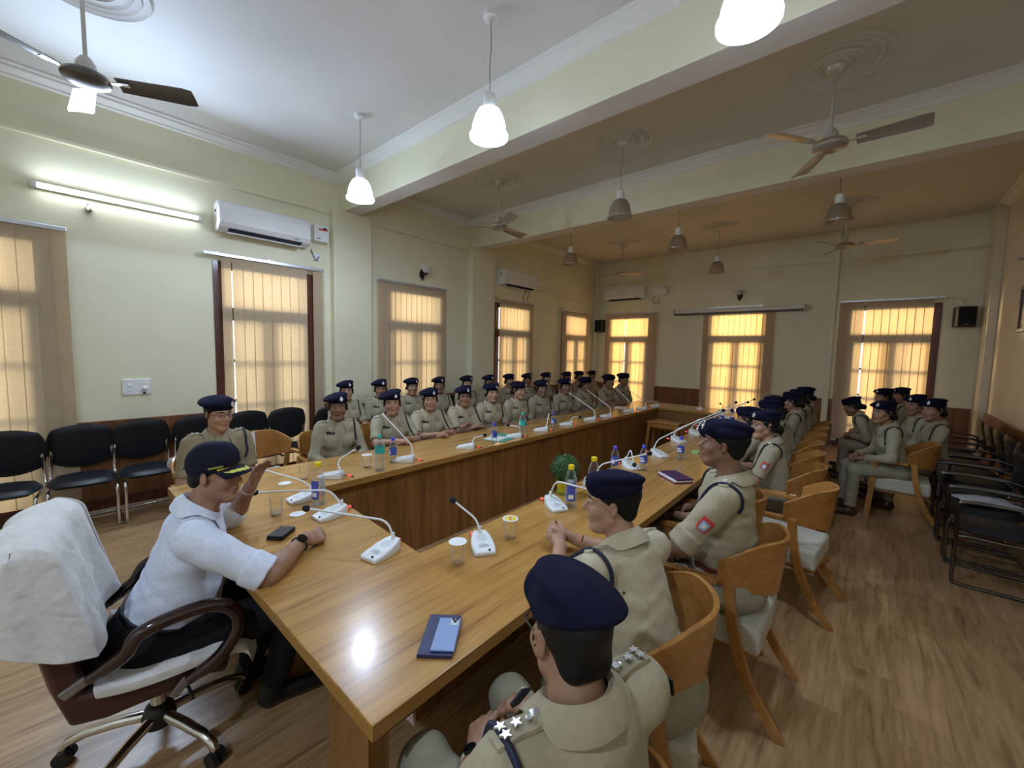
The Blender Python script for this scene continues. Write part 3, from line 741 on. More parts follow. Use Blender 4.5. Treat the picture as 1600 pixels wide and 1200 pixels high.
# wooden armchairs: right side of the table (facing -x)
def dupchair(src, x, y, rz, lb): return dup(src, (x, y, 0), rz, lb)
c0 = armchair('wooden armchair under the nearest officer seen from behind', (-.50, .70, 0), R(71)); c0.scale = (.9, 1, 1)
for x, y, r, lb in ((-.62,1.43,.35,'wooden armchair with curved back under the officer resting clasped hands on the table'), (-.53,2.31,0,'wooden armchair under the officer with rolled sleeves and red belt'),
    (-.72,2.86,.05,'wooden armchair mostly hidden behind the officer with rolled sleeves'), (-.40,3.44,-.10,'empty wooden armchair with pale seat pulled out from the right side of the table'),
    (-.50,4.01,.05,'wooden armchair under the woman officer with glasses and short sleeves'), (-.55,4.58,0,'wooden armchair on the right side just past the woman officer in glasses'),
    (-.60,5.15,.0,'wooden armchair on the right side, fourth from its far end'), (-.62,5.72,.0,'wooden armchair on the right side, third from its far end'), (-.64,6.29,.0,'wooden armchair on the right side, second from its far end'), (-.64,6.87,.05,'wooden armchair at the far end of the right side'),
    (.29,6.0,-.02,'dark wooden armchair standing apart at the right under a seated policewoman')):
    dupchair(c0, x, y, PI/2+r, lb)
# left side of the table (facing +x)
SEATL = [1.84, 2.41, 2.90, 3.42, 3.93, 4.47, 5.02, 5.65, 6.28, 7.05, 7.72]
dupchair(c0, -3.84, .86, -PI/2+.25, 'wooden armchair under the officer in glasses on the left')
tp = armchair('empty wooden armchair with white tape strips on its back, at the left', (-4.36, 1.38, 0), -PI/2+.18, tape=True)
for i, y in enumerate(SEATL): dupchair(c0, -4.02, y-.02, -PI/2+.04, 'wooden armchair under the %s policewoman of the front left row' % (ORD[i] if i < 10 else 'last')).scale = (.84, 1, 1)
# stool inside the table
t = thing('wooden_stool', 'plain wooden stool with splayed legs inside the U of the table', 'stool', (-2.47, 6.62, 0), .05)
MB().box((-.25,-.16,.595),(.25,.16,.62)).build('seat', M_CHAIRW, t, bevel=.004)
for sx in (-1,1):
    for sy in (-1,1):
        b = MB(); w = .022
        b.add([(sx*.21-w,sy*.13-w,.595),(sx*.21+w,sy*.13-w,.595),(sx*.21+w,sy*.13+w,.595),(sx*.21-w,sy*.13+w,.595),(sx*.26-w,sy*.16-w,0),(sx*.26+w,sy*.16-w,0),(sx*.26+w,sy*.16+w,0),(sx*.26-w,sy*.16+w,0)],
              [(0,1,2,3),(7,6,5,4),(0,4,5,1),(1,5,6,2),(2,6,7,3),(3,7,4,0)])
        b.build('leg', M_CHAIRW, t)
MB().box((-.2,-.135,.52),(.2,-.115,.595)).build('apron', M_CHAIRW, t); MB().box((-.2,.115,.52),(.2,.135,.595)).build('apron', M_CHAIRW, t)
# ================================================================ organic surfaces: distance fields meshed by surface nets
F4 = np.float32
A3 = lambda p: np.array(tuple(p), F4)
def f_rc(a, b, r1, r2):
    a, b = A3(a), A3(b); ab = b-a; L = max(float(ab@ab), 1e-9)
    def f(P):
        d = P-a; t = np.clip((d@ab)/L, 0, 1); q = d-t[:,None]*ab
        return np.sqrt(np.einsum('ij,ij->i', q, q))-(r1+(r2-r1)*t)
    return f
def f_cut(fn, q, n):
    q, n = A3(q), A3(n); n = n/np.linalg.norm(n)
    return lambda P: np.maximum(fn(P), (P-q)@n)
def f_el(c, r, M=None):
    c, r = A3(c), A3(r); M = None if M is None else np.array(M, F4); r2 = r*r
    def f(P):
        q = P-c
        if M is not None: q = q@M
        k0 = np.sqrt(((q/r)**2).sum(1)); k1 = np.sqrt(((q/r2)**2).sum(1))+1e-9
        return k0*(k0-1)/k1
    return f
def f_plane(q, n):
    q, n = A3(q), A3(n); n = n/np.linalg.norm(n); return lambda P: (P-q)@n
def smin(a, b, k):
    if k <= 0: return np.minimum(a, b)
    h = np.maximum(k-np.abs(a-b), 0)/k; return np.minimum(a, b)-h*h*k*.25
class Sdf:
    def __init__(s): s.it = []
    def u(s, f, k=.01): s.it.append((0, k, f)); return s
    def s(s, f, k=.005): s.it.append((1, k, f)); return s      # subtract
    def i(s, f, k=.005): s.it.append((2, k, f)); return s      # intersect
    def __call__(s, P):
        d = None
        for op, k, f in s.it:
            e = f(P)
            if d is None: d = e
            elif op == 0: d = smin(d, e, k)
            elif op == 1: d = -smin(-d, e, k)
            else: d = -smin(-d, -e, k)
        return d
def f_group(f, c, Rb, M=None, sc=1.):
    """f in its own frame (origin c, axes = columns of M, scale sc), evaluated only near its bounding radius"""
    c = A3(c); M = None if M is None else np.array(M, F4)
    def g(P):
        q = P-c; d0 = np.sqrt(np.einsum('ij,ij->i', q, q)); out = (d0-Rb*.6).astype(F4); m = d0 < Rb+.06
        if m.any():
            q = q[m]
            if M is not None: q = q@M
            out[m] = f(q/sc)*sc
        return out
    return g
def f_off(f, o): return lambda P: f(P)+o
def sdf_mesh(f, lo, hi, h, proj=2):
    lo = np.array(lo, F4); n = np.ceil((np.array(hi)-lo)/h).astype(int)+1; B = 8
    nb = -(-n//B); N = nb*B
    bi = np.stack(np.meshgrid(*[np.arange(k) for k in nb], indexing='ij'), -1).reshape(-1, 3)
    cen = (lo+(bi*B+(B-1)/2)*h).astype(F4)
    dc = f(cen); near = np.abs(dc) < B*h*.95+.012
    V = np.repeat(np.repeat(np.repeat(np.where(dc < 0, F4(-1), F4(1)).reshape(nb), B, 0), B, 1), B, 2)
    off = np.stack(np.meshgrid(*[np.arange(B)]*3, indexing='ij'), -1).reshape(-1, 3)
    sel = bi[near]
    for c0 in range(0, len(sel), 400):
        idx = (sel[c0:c0+400, None, :]*B+off[None]).reshape(-1, 3)
        V[idx[:,0], idx[:,1], idx[:,2]] = f((lo+idx*h).astype(F4))
    m = V < 0
    cells, pos, quads, flips = [], [], [], []
    st = (int(N[1]*N[2]), int(N[2]), 1)
    for ax in range(3):
        s0 = [slice(None)]*3; s1 = [slice(None)]*3; s0[ax] = slice(0, -1); s1[ax] = slice(1, None)
        x = np.argwhere(m[tuple(s0)] != m[tuple(s1)])
        b, c = [q for q in range(3) if q != ax]
        x = x[(x[:,b] > 0) & (x[:,c] > 0)]
        v0 = V[x[:,0], x[:,1], x[:,2]]; y = x.copy(); y[:,ax] += 1; v1 = V[y[:,0], y[:,1], y[:,2]]
        t = v0/(v0-v1); p = x.astype(F4); p[:,ax] += t
        base = x@np.array(st)
        q = np.stack([base, base-st[b], base-st[b]-st[c], base-st[c]], 1)
        if ax == 1: q = q[:, ::-1]
        cells.append(q); pos.append(p); flips.append(v0 > 0)
    q = np.concatenate(cells); p = np.concatenate(pos); fl = np.concatenate(flips)
    u, inv = np.unique(q.ravel(), return_inverse=True); inv = inv.reshape(-1, 4)
    cnt = np.bincount(inv.ravel(), minlength=len(u))
    vv = np.stack([np.bincount(inv.ravel(), np.repeat(p[:,k], 4), len(u))/cnt for k in range(3)], 1)
    vv = (lo+vv*h).astype(F4)
    for _ in range(proj):
        e = h*.25; d = f(vv); g = np.stack([f(vv+np.eye(3, dtype=F4)[k]*F4(e))-d for k in range(3)], 1)/e
        gg = np.maximum((g*g).sum(1), .25); vv = vv-np.clip(d/gg, -h*.7, h*.7)[:,None]*g
    inv[fl] = inv[fl][:, ::-1]
    return vv.astype(float), inv
def mesh_obj(name, vf, mats, parent=None, pick=None):
    v, f = vf
    me = bpy.data.meshes.new(name); nv, nf = len(v), len(f)
    me.vertices.add(nv); me.vertices.foreach_set('co', np.asarray(v, F4).ravel())
    me.loops.add(nf*4); me.loops.foreach_set('vertex_index', np.asarray(f, np.int32).ravel())
    me.polygons.add(nf); me.polygons.foreach_set('loop_start', np.arange(0, nf*4, 4, dtype=np.int32))
    mats = mats if isinstance(mats, (list, tuple)) else [mats]
    for m in mats: me.materials.append(m)
    if pick is not None: me.polygons.foreach_set('material_index', pick(np.asarray(v)[f].mean(1)).astype(np.int32))
    me.polygons.foreach_set('use_smooth', np.ones(nf, bool)); me.update(); me.validate()
    o = bpy.data.objects.new(name, me); COL.objects.link(o)
    if parent: o.parent = parent
    return o
def trace(f, o, d, far=.5):
    """first surface hit marching from o along d (vectorised); returns points"""
    o = np.asarray(o, F4).reshape(-1, 3); d = np.asarray(d, F4).reshape(-1, 3); d = d/np.linalg.norm(d, axis=1)[:,None]
    d = np.broadcast_to(d, o.shape); t = np.zeros(len(o), F4)
    for _ in range(40): t = np.minimum(t+f(o+d*t[:,None])*.8, far)
    return o+d*t[:,None]
def decal(b, f, O, U, V, D, w, h, th=.004, nu=6, nv=6, start=.18, mi=0, shape=None):
    """thin patch lying on field f: centre O, axes U, V, seen along D"""
    O, U, V, D = [np.array(tuple(x), float) for x in (O, U, V, D)]
    U /= np.linalg.norm(U); V /= np.linalg.norm(V); D /= np.linalg.norm(D)
    pts = []
    for i in range(nu+1):
        for j in range(nv+1):
            a, c = -.5+i/nu, -.5+j/nv
            if shape: a, c = shape(a, c)
            pts.append(O+U*a*w+V*c*h-D*start)
    q = trace(f, pts, D).reshape(nu+1, nv+1, 3).astype(float)
    b.grid([[Vector(p-D*th) for p in row] for row in q], mi, thick=Vector(D*(th+.004)))
    return q
# ================================================================ people
def skin_mat(name, col):
    if name in MATS: return MATS[name]
    m = mat(name, col, .48, spec=.4); v = coords(m, 'Object')
    r = ramp(m, noise(m, v, 35, 3), [(.3, tuple(c*.90 for c in col)), (.7, tuple(c*1.10 for c in col))])
    lk(m, r.outputs[0], bsdf(m).inputs['Base Color'])
    bsdf(m).inputs['Subsurface Weight'].default_value = .0
    return m
SKINS = [skin_mat('skin_brown', (.31, .165, .10)), skin_mat('skin_light_brown', (.40, .225, .145)), skin_mat('skin_deep_brown', (.23, .118, .07))]
LIPS = [skin_mat('lips_brown', (.25, .105, .075)), skin_mat('lips_light_brown', (.34, .14, .11)), skin_mat('lips_deep_brown', (.17, .075, .055))]
M_HAIR = mat('black_hair', (.0045, .004, .004), .5, spec=.3); bump(M_HAIR, noise(M_HAIR, coords(M_HAIR, 'Object', (1,1,.25)), 260, 2), .35, .004)
M_BERET = mat('navy_beret', (.0072, .0074, .022), .95, spec=.12); bump(M_BERET, noise(M_BERET, coords(M_BERET), 300, 2), .25, .003)
M_NAVY = mat('navy_cord', (.008, .010, .035), .7); M_BLK = mat('black_cord', (.006, .006, .008), .7)
KHAKI = [cloth('khaki_cotton', (.375, .325, .215)), cloth('khaki_green_cotton', (.34, .30, .205)), cloth('khaki_light_cotton', (.47, .42, .29))]
M_TROU = cloth('khaki_trousers', (.30, .275, .20))
M_DTROU = cloth('black_trousers', (.008, .008, .010))
M_BELT = mat('red_brown_belt', (.16, .030, .018), .35); M_SHOE = mat('brown_shoe', (.05, .02, .012), .3); M_BSHOE = mat('black_shoe', (.006, .006, .006), .28)
M_SILVER = mat('silver_badge', (.74, .74, .74), .28, .8); M_EYEW = mat('eye_white', (.42, .39, .36), .25); M_IRIS = mat('eye_iris', (.012, .007, .004), .15)
M_SPEC = mat('spectacle_frame', (.02, .016, .016), .3, .5); M_LENS = clear_mat('spectacle_lens', (.97, .98, .98), .01, .02)
M_WPATCH = mat('white_patch', (.75, .73, .68), .5); M_RPATCH = mat('red_patch', (.55, .05, .03), .6); M_BPATCH = mat('blue_patch', (.25, .45, .62), .6); M_YPATCH = mat('yellow_patch', (.75, .55, .06), .6)
def rotm(yaw=0, pitch=0, roll=0):
    """yaw left +, pitch up +, roll to the person's right +  (person faces +y)"""
    return np.array(Matrix.Rotation(yaw, 3, 'Z') @ Matrix.Rotation(pitch, 3, 'X') @ Matrix.Rotation(roll, 3, 'Y'))
def head_sdf(fem=False, wide=1., nose=1., hi=False):
    H = Sdf(); w = wide
    H.u(f_el((0,-.018,.048), (.074*w,.098,.080)))
    H.u(f_el((0,.022,-.020), (.062*w,.070,.090)), .03)
    for s in (-1,1):
        H.u(f_rc((s*.052*w,.0,-.055), (s*.018,.066,-.100), .017, .017), .03)
        H.u(f_el((s*.041*w,.058,-.028), (.025,.024,.026)), .022)
        H.u(f_rc((s*.012,.083,.034), (s*.046*w,.066,.033), .0105, .010), .014)
    H.u(f_el((0,.071,-.104), (.021,.018,.017)), .022)
    H.u(f_rc((0,.0,-.05), (0,.04,-.10), .045, .03), .03)
    for s in (-1,1): H.s(f_el((s*.031*w,.092,.011), (.019,.017,.0125)), .014)
    H.u(f_rc((0,.082,.022), (0,.103*(.5+.5*nose),-.020), .0075, .0105), .010)
    H.u(f_el((0,.104*(.5+.5*nose),-.026), (.0125,.0125,.0105)), .010)
    for s in (-1,1): H.u(f_el((s*.0125,.092,-.029), (.0085,.011,.008)), .006)
    H.u(f_el((0,.078,-.060), (.027,.020,.020)), .016)
    H.u(f_el((0,.0905,-.0575), (.022,.0085,.0062)), .005)
    H.u(f_el((0,.0895,-.0685), (.0195,.0088,.0070)), .005)
    H.s(f_rc((-.022,.0985,-.0632), (.022,.0985,-.0632), .0020, .0020), .004)
    for s in (-1,1):                                  # lids and ears
        H.u(f_el((s*.031*w,.0795,.0118), (.0152,.0128,.0115)), .005)
        H.s(f_el((s*.031*w,.0935,.0092), (.0124,.0080,.0036)), .002)
        Me = rotm(s*-.45, -.12, 0)
        H.u(f_el((s*.080*w,-.010,.000), (.0075,.0185,.0310), Me), .008)
        H.s(f_el((s*.088*w,-.006,.003), (.0055,.0105,.0190), Me), .004)
    return H
def hair_sdf(fem, wide=1.):
    H = Sdf()
    H.u(f_el((0,-.020,.050), (.0795*wide,.1035,.086)))
    if fem: H.u(f_rc((-.03,-.085,-.03), (.03,-.085,-.03), .035, .035), .05)
    else: H.u(f_rc((-.028,-.070,-.03), (.028,-.070,-.03), .028, .028), .05)
    H.i(f_plane((0,.030,-.02), (0,1,-.42)), .012)
    H.i(f_plane((0,0,-.058 if not fem else -.075), (0,.25,-1)), .025)
    for s in (-1,1): H.s(f_el((s*.085*wide,.020,-.028), (.026,.036,.030)), .012)
    if fem:
        H.u(f_el((0,-.128,-.035), (.044,.036,.042)), .015)
        for s in (-1,1): H.u(f_rc((s*.070*wide,.028,.030), (s*.077*wide,-.045,-.03), .012, .016), .015)
    return H
def beret_sdf(droop=1., big=1., lift=0.):
    """pulled to the person's right, raised at the left front over the badge"""
    Bt = Sdf()
    M = rotm(0, R(-3+lift), R(15*droop))
    Bt.u(f_el((.022*droop,-.016,.098), (.116*big,.130*big,.037*big), M))
    M2 = rotm(0, R(10), R(5*droop))
    Bt.u(f_el((0,-.010,.066), (.0905,.1145,.060), M2), .022)
    Bt.u(f_el((-.034,.066,.090), (.042,.030,.040)), .03)
    Bt.u(f_el((0,-.019,.052), (.0835,.1085,.0925)), .012)
    Bt.i(f_plane((0,0,.042), (0,-.20,-1)), .016)
    return Bt
def hand_sdf(s, curl=.5, spread=.1, thumb=.4):
    """wrist at origin, fingers +y, back of the hand +z, thumb on side s of x"""
    H = Sdf()
    H.u(f_rc((0,-.02,0), (0,.02,0), .024, .022))
    H.u(f_el((0,.050,-.003), (.037,.048,.0145)), .02)
    L = (.072,.080,.073,.057); X = (.030,.0105,-.010,-.0285); KY = (.088,.092,.087,.078)
    for i in range(4):
        x = s*X[i]; k = np.array((x, KY[i], 0.)); H.u(f_rc((x*.55,.02,0), k, .0125, .0110), .012)
        a = s*spread*(.5-i*.33); c = curl*(1+.12*i); p = k; ang = 0
        for j, q in enumerate((.45,.31,.24)):
            ang += c*(.9, 1.05, .7)[j]
            d = np.array((math.sin(a)*math.cos(ang), math.cos(a)*math.cos(ang), -math.sin(ang)))
            p2 = p+d*L[i]*q; H.u(f_rc(p, p2, .0098-.0011*j, .0090-.0012*j), .004 if j else .007); p = p2
    b = np.array((s*.020,.018,-.008)); m1 = b+np.array((s*.030*(1-thumb*.5),.034,-.012-.016*thumb)); m2 = m1+np.array((s*.014*(1-1.6*thumb),.031,-.010*thumb)); m3 = m2+np.array((-s*.010*thumb+s*.002,.024,-.006*thumb))
    H.u(f_rc(b, m1, .0165, .0120), .014); H.u(f_rc(m1, m2, .0112, .0100), .005); H.u(f_rc(m2, m3, .0100, .0082), .004)
    return H
def ik(S, Wp, hint, l1, l2):
    S, Wp, hint = [np.array(x, float) for x in (S, Wp, hint)]; v = Wp-S; d = np.linalg.norm(v)
    if d > (l1+l2)*.995: Wp = S+v/d*(l1+l2)*.995; v = Wp-S; d = np.linalg.norm(v)
    n = v/d; a = (l1*l1-l2*l2+d*d)/(2*d); hgt = math.sqrt(max(l1*l1-a*a, 1e-6)); hp = hint-n*(hint@n); hp /= np.linalg.norm(hp)+1e-9
    return S+n*a+hp*hgt, Wp
def axes(y, z):
    y = np.array(y, float); y /= np.linalg.norm(y); z = np.array(z, float); z = z-y*(z@y); z /= np.linalg.norm(z); x = np.cross(y, z)
    return np.stack([x, y, z], 1)
def person(label, loc, rotz, fem=False, h=.009, hh=None, lean=8, side=0, twist=0, head=(0,0,0), hpos=(0,0,0), sc=None, skin=0, khaki=0,
           arms=None, sleeve='short', belly=0., knees=None, hat='beret', droop=1., big=1., lift=0., glasses=False, moustache=False, hairm=M_HAIR,
           wide=1., group=None, extra=None, shirtm=None, troum=None, hipz=.54, legs=True, lanyard=M_BLK, tagc=True, stars=0, fold=1., nose=1., hatm=None, hscale=1., collar=True, ep=True, shoes=None, belt=M_BELT, bust=1.):
    sc = sc or (.955 if fem else 1.0)
    t = thing('person', label, 'person', (loc[0], loc[1], 0), rotz, group)
    P0 = np.array((0, 0, hipz/sc)); T = np.array(Matrix.Rotation(R(twist), 3, 'Z') @ Matrix.Rotation(-R(lean), 3, 'X') @ Matrix.Rotation(R(side), 3, 'Y'))
    Q = lambda x, y, u: P0+T@np.array((x, y, u), float)
    sw = .160 if fem else .176
    nb = Q(0, -.012, .50); hd = np.array(nb)+T@np.array((0,.012,.05))+np.array((0,.012,.086))+np.array(hpos)
    Mh = rotm(R(head[0]), R(head[1]), R(head[2])); hs = (.985 if not fem else .985)*hscale; wide = wide*(1.05 if fem else 1.)
    SH = {1: Q(sw,-.012,.425), -1: Q(-sw,-.012,.425)}
    arms = arms or {}
    AR = {}
    for s in (1,-1):
        a = arms.get(s) or dict(w=(s*.13,.30,.62), hint=(s*.6,-.4,-.6))
        w = np.array(a['w'], float)/sc; el, w = ik(SH[s], w, a.get('hint', (s*.6,-.4,-.6)), .285, .25)
        d = w-el; hdir = np.array(a.get('dir', d), float); up = np.array(a.get('up', (0,0,1)), float)
        AR[s] = (el, w, axes(hdir, up), a)
    # ---- torso field shared by body and shirt
    TS = Sdf()
    E = lambda c, r, k=.05: TS.u(f_el(Q(*c), r, T), k)
    f_ = .94 if fem else 1.
    E((0,.0,.03), (.165*f_,.124,.14)); E((0,.018+.02*belly,.17), ((.148+.02*belly)*f_,.118+.035*belly,.15)); E((0,.004,.315), (.158*f_,.112,.165))
    TS.u(f_rc(Q(-sw+.05,-.014,.428), Q(sw-.05,-.014,.428), .054, .054), .06)
    TS.u(f_rc(Q(0,-.022,.42), Q(0,-.014,.500), .082, .056), .05)
    if fem:
        for s in (-1,1): TS.u(f_el(Q(s*.072,.078,.300), np.array((.070,.058,.068))*bust, T), .035)
    # ---- body (skin): one continuous surface
    Bd = Sdf(); Bd.u(f_off(TS, .013))
    Bd.u(f_rc(Q(0,-.018,.46), hd+Mh@np.array((0,-.022,-.055)), .056 if not fem else .049, .052 if not fem else .045), .025)
    Bd.u(f_group(head_sdf(fem, wide, nose), hd, .17, Mh, hs), .018)
    hh_ = hh or h
    for s in (1,-1):
        el, w, Mw, a = AR[s]; sh = SH[s]; fa = .9 if fem else 1.
        Bd.u(f_rc(sh, el, .050*fa, .043*fa), .03); Bd.u(f_rc(el, el+(w-el)*.35, .043*fa, .041*fa), .02); Bd.u(f_rc(el+(w-el)*.3, w, .041*fa, .0265*fa), .02)
        Bd.u(f_group(hand_sdf(-s, a.get('curl', .45), a.get('spread', .12), a.get('thumb', .4)), w, .20, Mw, .94*fa+.03), .012)
    lo = np.array((-.5,-.45,.30)); hi = np.array((.5,.75,1.5))
    pts = np.array([hd, *[AR[s][1] for s in (1,-1)], *[AR[s][0] for s in (1,-1)], P0, *SH.values()])
    lo = np.minimum(pts.min(0)-.22, P0-.2); hi = np.maximum(pts.max(0)+.22, P0+.2); lo[2] = max(lo[2], P0[2]-.12)
    Mi = Mh
    def pick(c):
        q = (c/sc-hd)@Mi/hs; r = np.zeros(len(c), int)
        lip = ((q[:,0]/.0235)**2+((q[:,2]+.0632)/.0125)**2 < 1) & (q[:,1] > .078)
        r[lip] = 1; return r
    S_ = lambda vf: (vf[0]*sc, vf[1])
    body = mesh_obj('body', S_(sdf_mesh(Bd, lo, hi, hh_)), [SKINS[skin], LIPS[skin]], t, pick)
    # ---- shirt
    km = shirtm or KHAKI[khaki]
    Sh = Sdf(); Sh.u(TS)
    for s in (1,-1):
        el, w, Mw, a = AR[s]; sh = SH[s]; fa2 = .93 if fem else 1.
        Sh.u(f_rc(Q(s*(sw-.02),-.012,.425), sh+(el-sh)*.3, .057*fa2, .058*fa2), .045)
        if sleeve == 'long':
            Sh.u(f_rc(sh, el, .058*fa2, .053*fa2), .03); Sh.u(f_cut(f_rc(el, w, .053*fa2, .038), el+(w-el)*.88, w-el), .03)
            Sh.u(f_cut(f_cut(f_rc(el, w, .055, .044), el+(w-el)*.90, w-el), el+(w-el)*.74, el-w), .006)
        else:
            q = .82 if sleeve == 'short' else .90
            Sh.u(f_cut(f_rc(sh, sh+(el-sh)*1.05, .058*fa2, .061*fa2), sh+(el-sh)*q, el-sh), .03)
            if sleeve == 'rolled':
                Sh.u(f_cut(f_cut(f_rc(sh, sh+(el-sh)*1.05, .064, .0665), sh+(el-sh)*.98, el-sh), sh+(el-sh)*.72, sh-el), .005)
            else:
                Sh.u(f_cut(f_cut(f_rc(sh, sh+(el-sh)*1.05, .0605*fa2, .0635*fa2), sh+(el-sh)*q, el-sh), sh+(el-sh)*(q-.12), sh-el), .003)
    base = Sh
    rs = random.Random(hash(label) % 1000 if False else len(label)*7+int(abs(loc[0]*31+loc[1]*57)))
    W1 = [(A3(T@np.array((rs.uniform(-.6,.6), rs.uniform(-.5,.5), 1.))*rs.uniform(50,85)), rs.uniform(0,6), rs.uniform(.6,1)) for _ in range(3)]
    W2 = [(A3(np.array((rs.uniform(-1,1), rs.uniform(-1,1), rs.uniform(-1,1)))*45), rs.uniform(0,6)) for _ in range(3)]
    def wrinkled(P):
        d = base(P)
        env = np.clip(.62-((P-A3(P0))@A3(T[:,2]))*1.15, .15, 1)
        x = sum(np.sin(P@k+ph+1.5*np.sin(P@k2+p2))*a for (k, ph, a), (k2, p2) in zip(W1, W2))
        return d+(.0022*fold*x*env).astype(F4)
    SW = Sdf(); SW.u(wrinkled)
    SW.s(f_rc(Q(0,.095,.51), Q(0,.150,.360), .050, .004), .004)
    SW.s(f_rc(Q(0,-.016,.49), hd+Mh@np.array((0,-.02,-.06)), .067 if not fem else .060, .07), .004)
    SW.i(f_plane(Q(0,0,-.02), -T[:,2]), .01)
    mesh_obj('shirt', S_(sdf_mesh(SW, lo, hi, max(h, .007))), km, t)
    # ---- collar
    def lift_off(p, m=.006):
        for _ in range(3):
            q = np.array([p], F4); d = float(SW(q)[0])
            if d >= m: break
            g = np.array([float(SW(q+np.eye(3, dtype=F4)[k:k+1]*F4(.004))[0])-d for k in range(3)]); p = p+g/(np.linalg.norm(g)+1e-9)*(m-d)
        return p
    if collar:
        rows = []
        for i in range(25):
            a = R(-148+i*296/24); e = abs(a)/R(148)
            ca, sa = math.cos(a), math.sin(a)      # a = 0 at the back
            tip = max(0, e-.55)/.45
            top = Q(sa*.066, -.016-ca*.066+.02*tip*0, .520-.040*e**2)
            mid = Q(sa*.074, -.016-ca*.076, .530-.044*e**2)
            out = Q(sa*(.100+.022*tip), -.016-ca*(.102+.012*tip)+.022*tip, .474-.022*e-.048*tip)
            half = mid*.45+out*.55+T@np.array((sa*.006,-ca*.006,.006)); half = lift_off(half, .010); out = lift_off(out, .008)
            rows.append([Vector(top*sc), Vector(mid*sc), Vector(half*sc), Vector(out*sc)])
        MB().grid(rows, thick=lambda p: (Vector(nb*sc)-p).normalized()*.004).build('collar', km, t, True)
    fT = SW
    def onto(o, d): return trace(fT, [o], [d])[0].astype(float)
    if ep:
        for s in (-1,1):
            b = MB(); ctr = []
            for q in range(7):
                p = Q(s*(.078+q*.0185), -.016, .62); ctr.append(onto(p, -T[:,2]))
            rows = [[Vector((c+T@np.array((0,v*.022*(1 if i < 6 else .8),.006)))*sc) for v in (-1,-.3,.3,1)] for i, c in enumerate(ctr)]
            b.grid(rows, thick=Vector(T@np.array((0,0,-.010)))*sc)
            e_ = b.build('epaulette', km, t, bevel=.001)
            if stars:
                for i_, (q, v) in enumerate((((4.9,.010),(4.9,-.011),(3.4,0)) if stars > 1 else ((4.3,0),(2.8,0)))):
                    i0 = int(q); c = (ctr[i0]*(1-(q-i0))+ctr[i0+1]*(q-i0))+T@np.array((0,v,.010))
                    pl = []; 
                    for kk in range(10):
                        a = PI*kk/5; rr = .0125 if kk % 2 == 0 else .0055; pl.append((rr*math.cos(a), rr*math.sin(a)))
                    d_ = ctr[5]-ctr[3]; Ms = axes(d_, T[:,2]); vs = []
                    for zz in (0, .004): vs += [Vector((c+Ms@np.array((x, y, zz)))*sc) for x, y in pl]
                    MB().add(vs, [tuple(range(10))[::-1], tuple(range(10,20))]+[(k, (k+1)%10, 10+(k+1)%10, 10+k) for k in range(10)]).build('rank_star', M_SILVER if stars > 1 else M_WPATCH, e_)
                if stars > 1:
                    c = ctr[1]*.7+ctr[2]*.3+T@np.array((0,0,.011)); Ms = axes(ctr[3]-ctr[1], T[:,2]); b = MB()
                    for kk in range(4): b.ball((c+Ms@np.array((0,-.014+kk*.0093,0)))*sc, (.006,.006,.005), 8, 6)
                    b.box(*[tuple(x) for x in (((c-.0)*sc-.0075), ((c)*sc+.0075))]); b.build('rank_emblem', M_SILVER, e_)
    # ---- front details
    F = T[:,1]
    def dec(name, x, u, w, hgt, m, th=.005, nu=5, nv=5, shape=None):
        b = MB(); b0 = MB(); q = decal(b0, fT, Q(x, .0, u), T[:,0], T[:,2], -F, w, hgt, th, nu, nv, .30, 0, shape)
        b0.v = [tuple(np.array(p)*sc) for p in b0.v]; return b0.build(name, m, t, True)
    if tagc:
        for s in (-1,1):
            p_ = dec('pocket', s*.083, .315, .105, .12, km, .004)
            dec('pocket_flap', s*.083, .362, .112, .035, km, .008, 6, 3, lambda a, c: (a, c-(.35*(1-2*abs(a)) if c < 0 else 0)))
        dec('name_tag', .080, .400, .068, .017, M_BLK, .009, 4, 2)
        dec('placket', 0, .20, .030, .36, km, .004, 2, 10)
    if lanyard:
        s = -1; pts = []
        c0 = np.array(Q(s*(sw-.03), -.012, .40)); ax = T[:,0]*s
        for i in range(23):
            a = R(-118+i*236/22)            # 0 = top of the shoulder, + = front
            d = T@np.array((s*.25, math.sin(a), math.cos(a))); pts.append(c0+d/np.linalg.norm(d)*.22)
        D = np.array([c0-p for p in pts]); q = trace(base, pts, D).astype(float)
        q = q+np.array([(p-c0)/np.linalg.norm(p-c0)*.006 for p in q])
        tail = [q[-1]+T@np.array((s*-.005,.006,-.03)), q[-1]+T@np.array((s*-.02,.008,-.065))] if not fem else [q[-1]+T@np.array((.0,.008,-.03))]
        MB().tube([Vector(p*sc) for p in list(q)+tail], .0075, 8).build('lanyard', lanyard, t, True)
    # ---- trousers, belt, shoes
    if legs:
        tm = troum or M_TROU; Tr = Sdf()
        Tr.u(f_el(P0+np.array((0,-.012,-.005)), (.178,.142,.125)))
        Tr.u(f_cut(f_el(Q(0,.004,.04), (.176*f_,.134,.13), T), Q(0,0,.075), T[:,2]), .02)
        kn = knees or {1: (.13,.40,.50), -1: (-.13,.40,.50)}
        FT = {}
        for s in (1,-1):
            k = np.array(kn[s], float)/sc; k = P0+np.array((s*.08,.02,-.02))+(k-P0-np.array((s*.08,.02,-.02)))
            an = np.array((knees.get(('a', s)) if knees and ('a', s) in knees else (k[0]*sc+s*.01, k[1]*sc+.02, .10)), float)/sc
            Tr.u(f_rc(P0+np.array((s*.085,.01,-.025)), k, .096, .068), .035); Tr.u(f_cut(f_rc(k, an, .066, .052), an+(k-an)*.02, an-k), .03)
            FT[s] = an
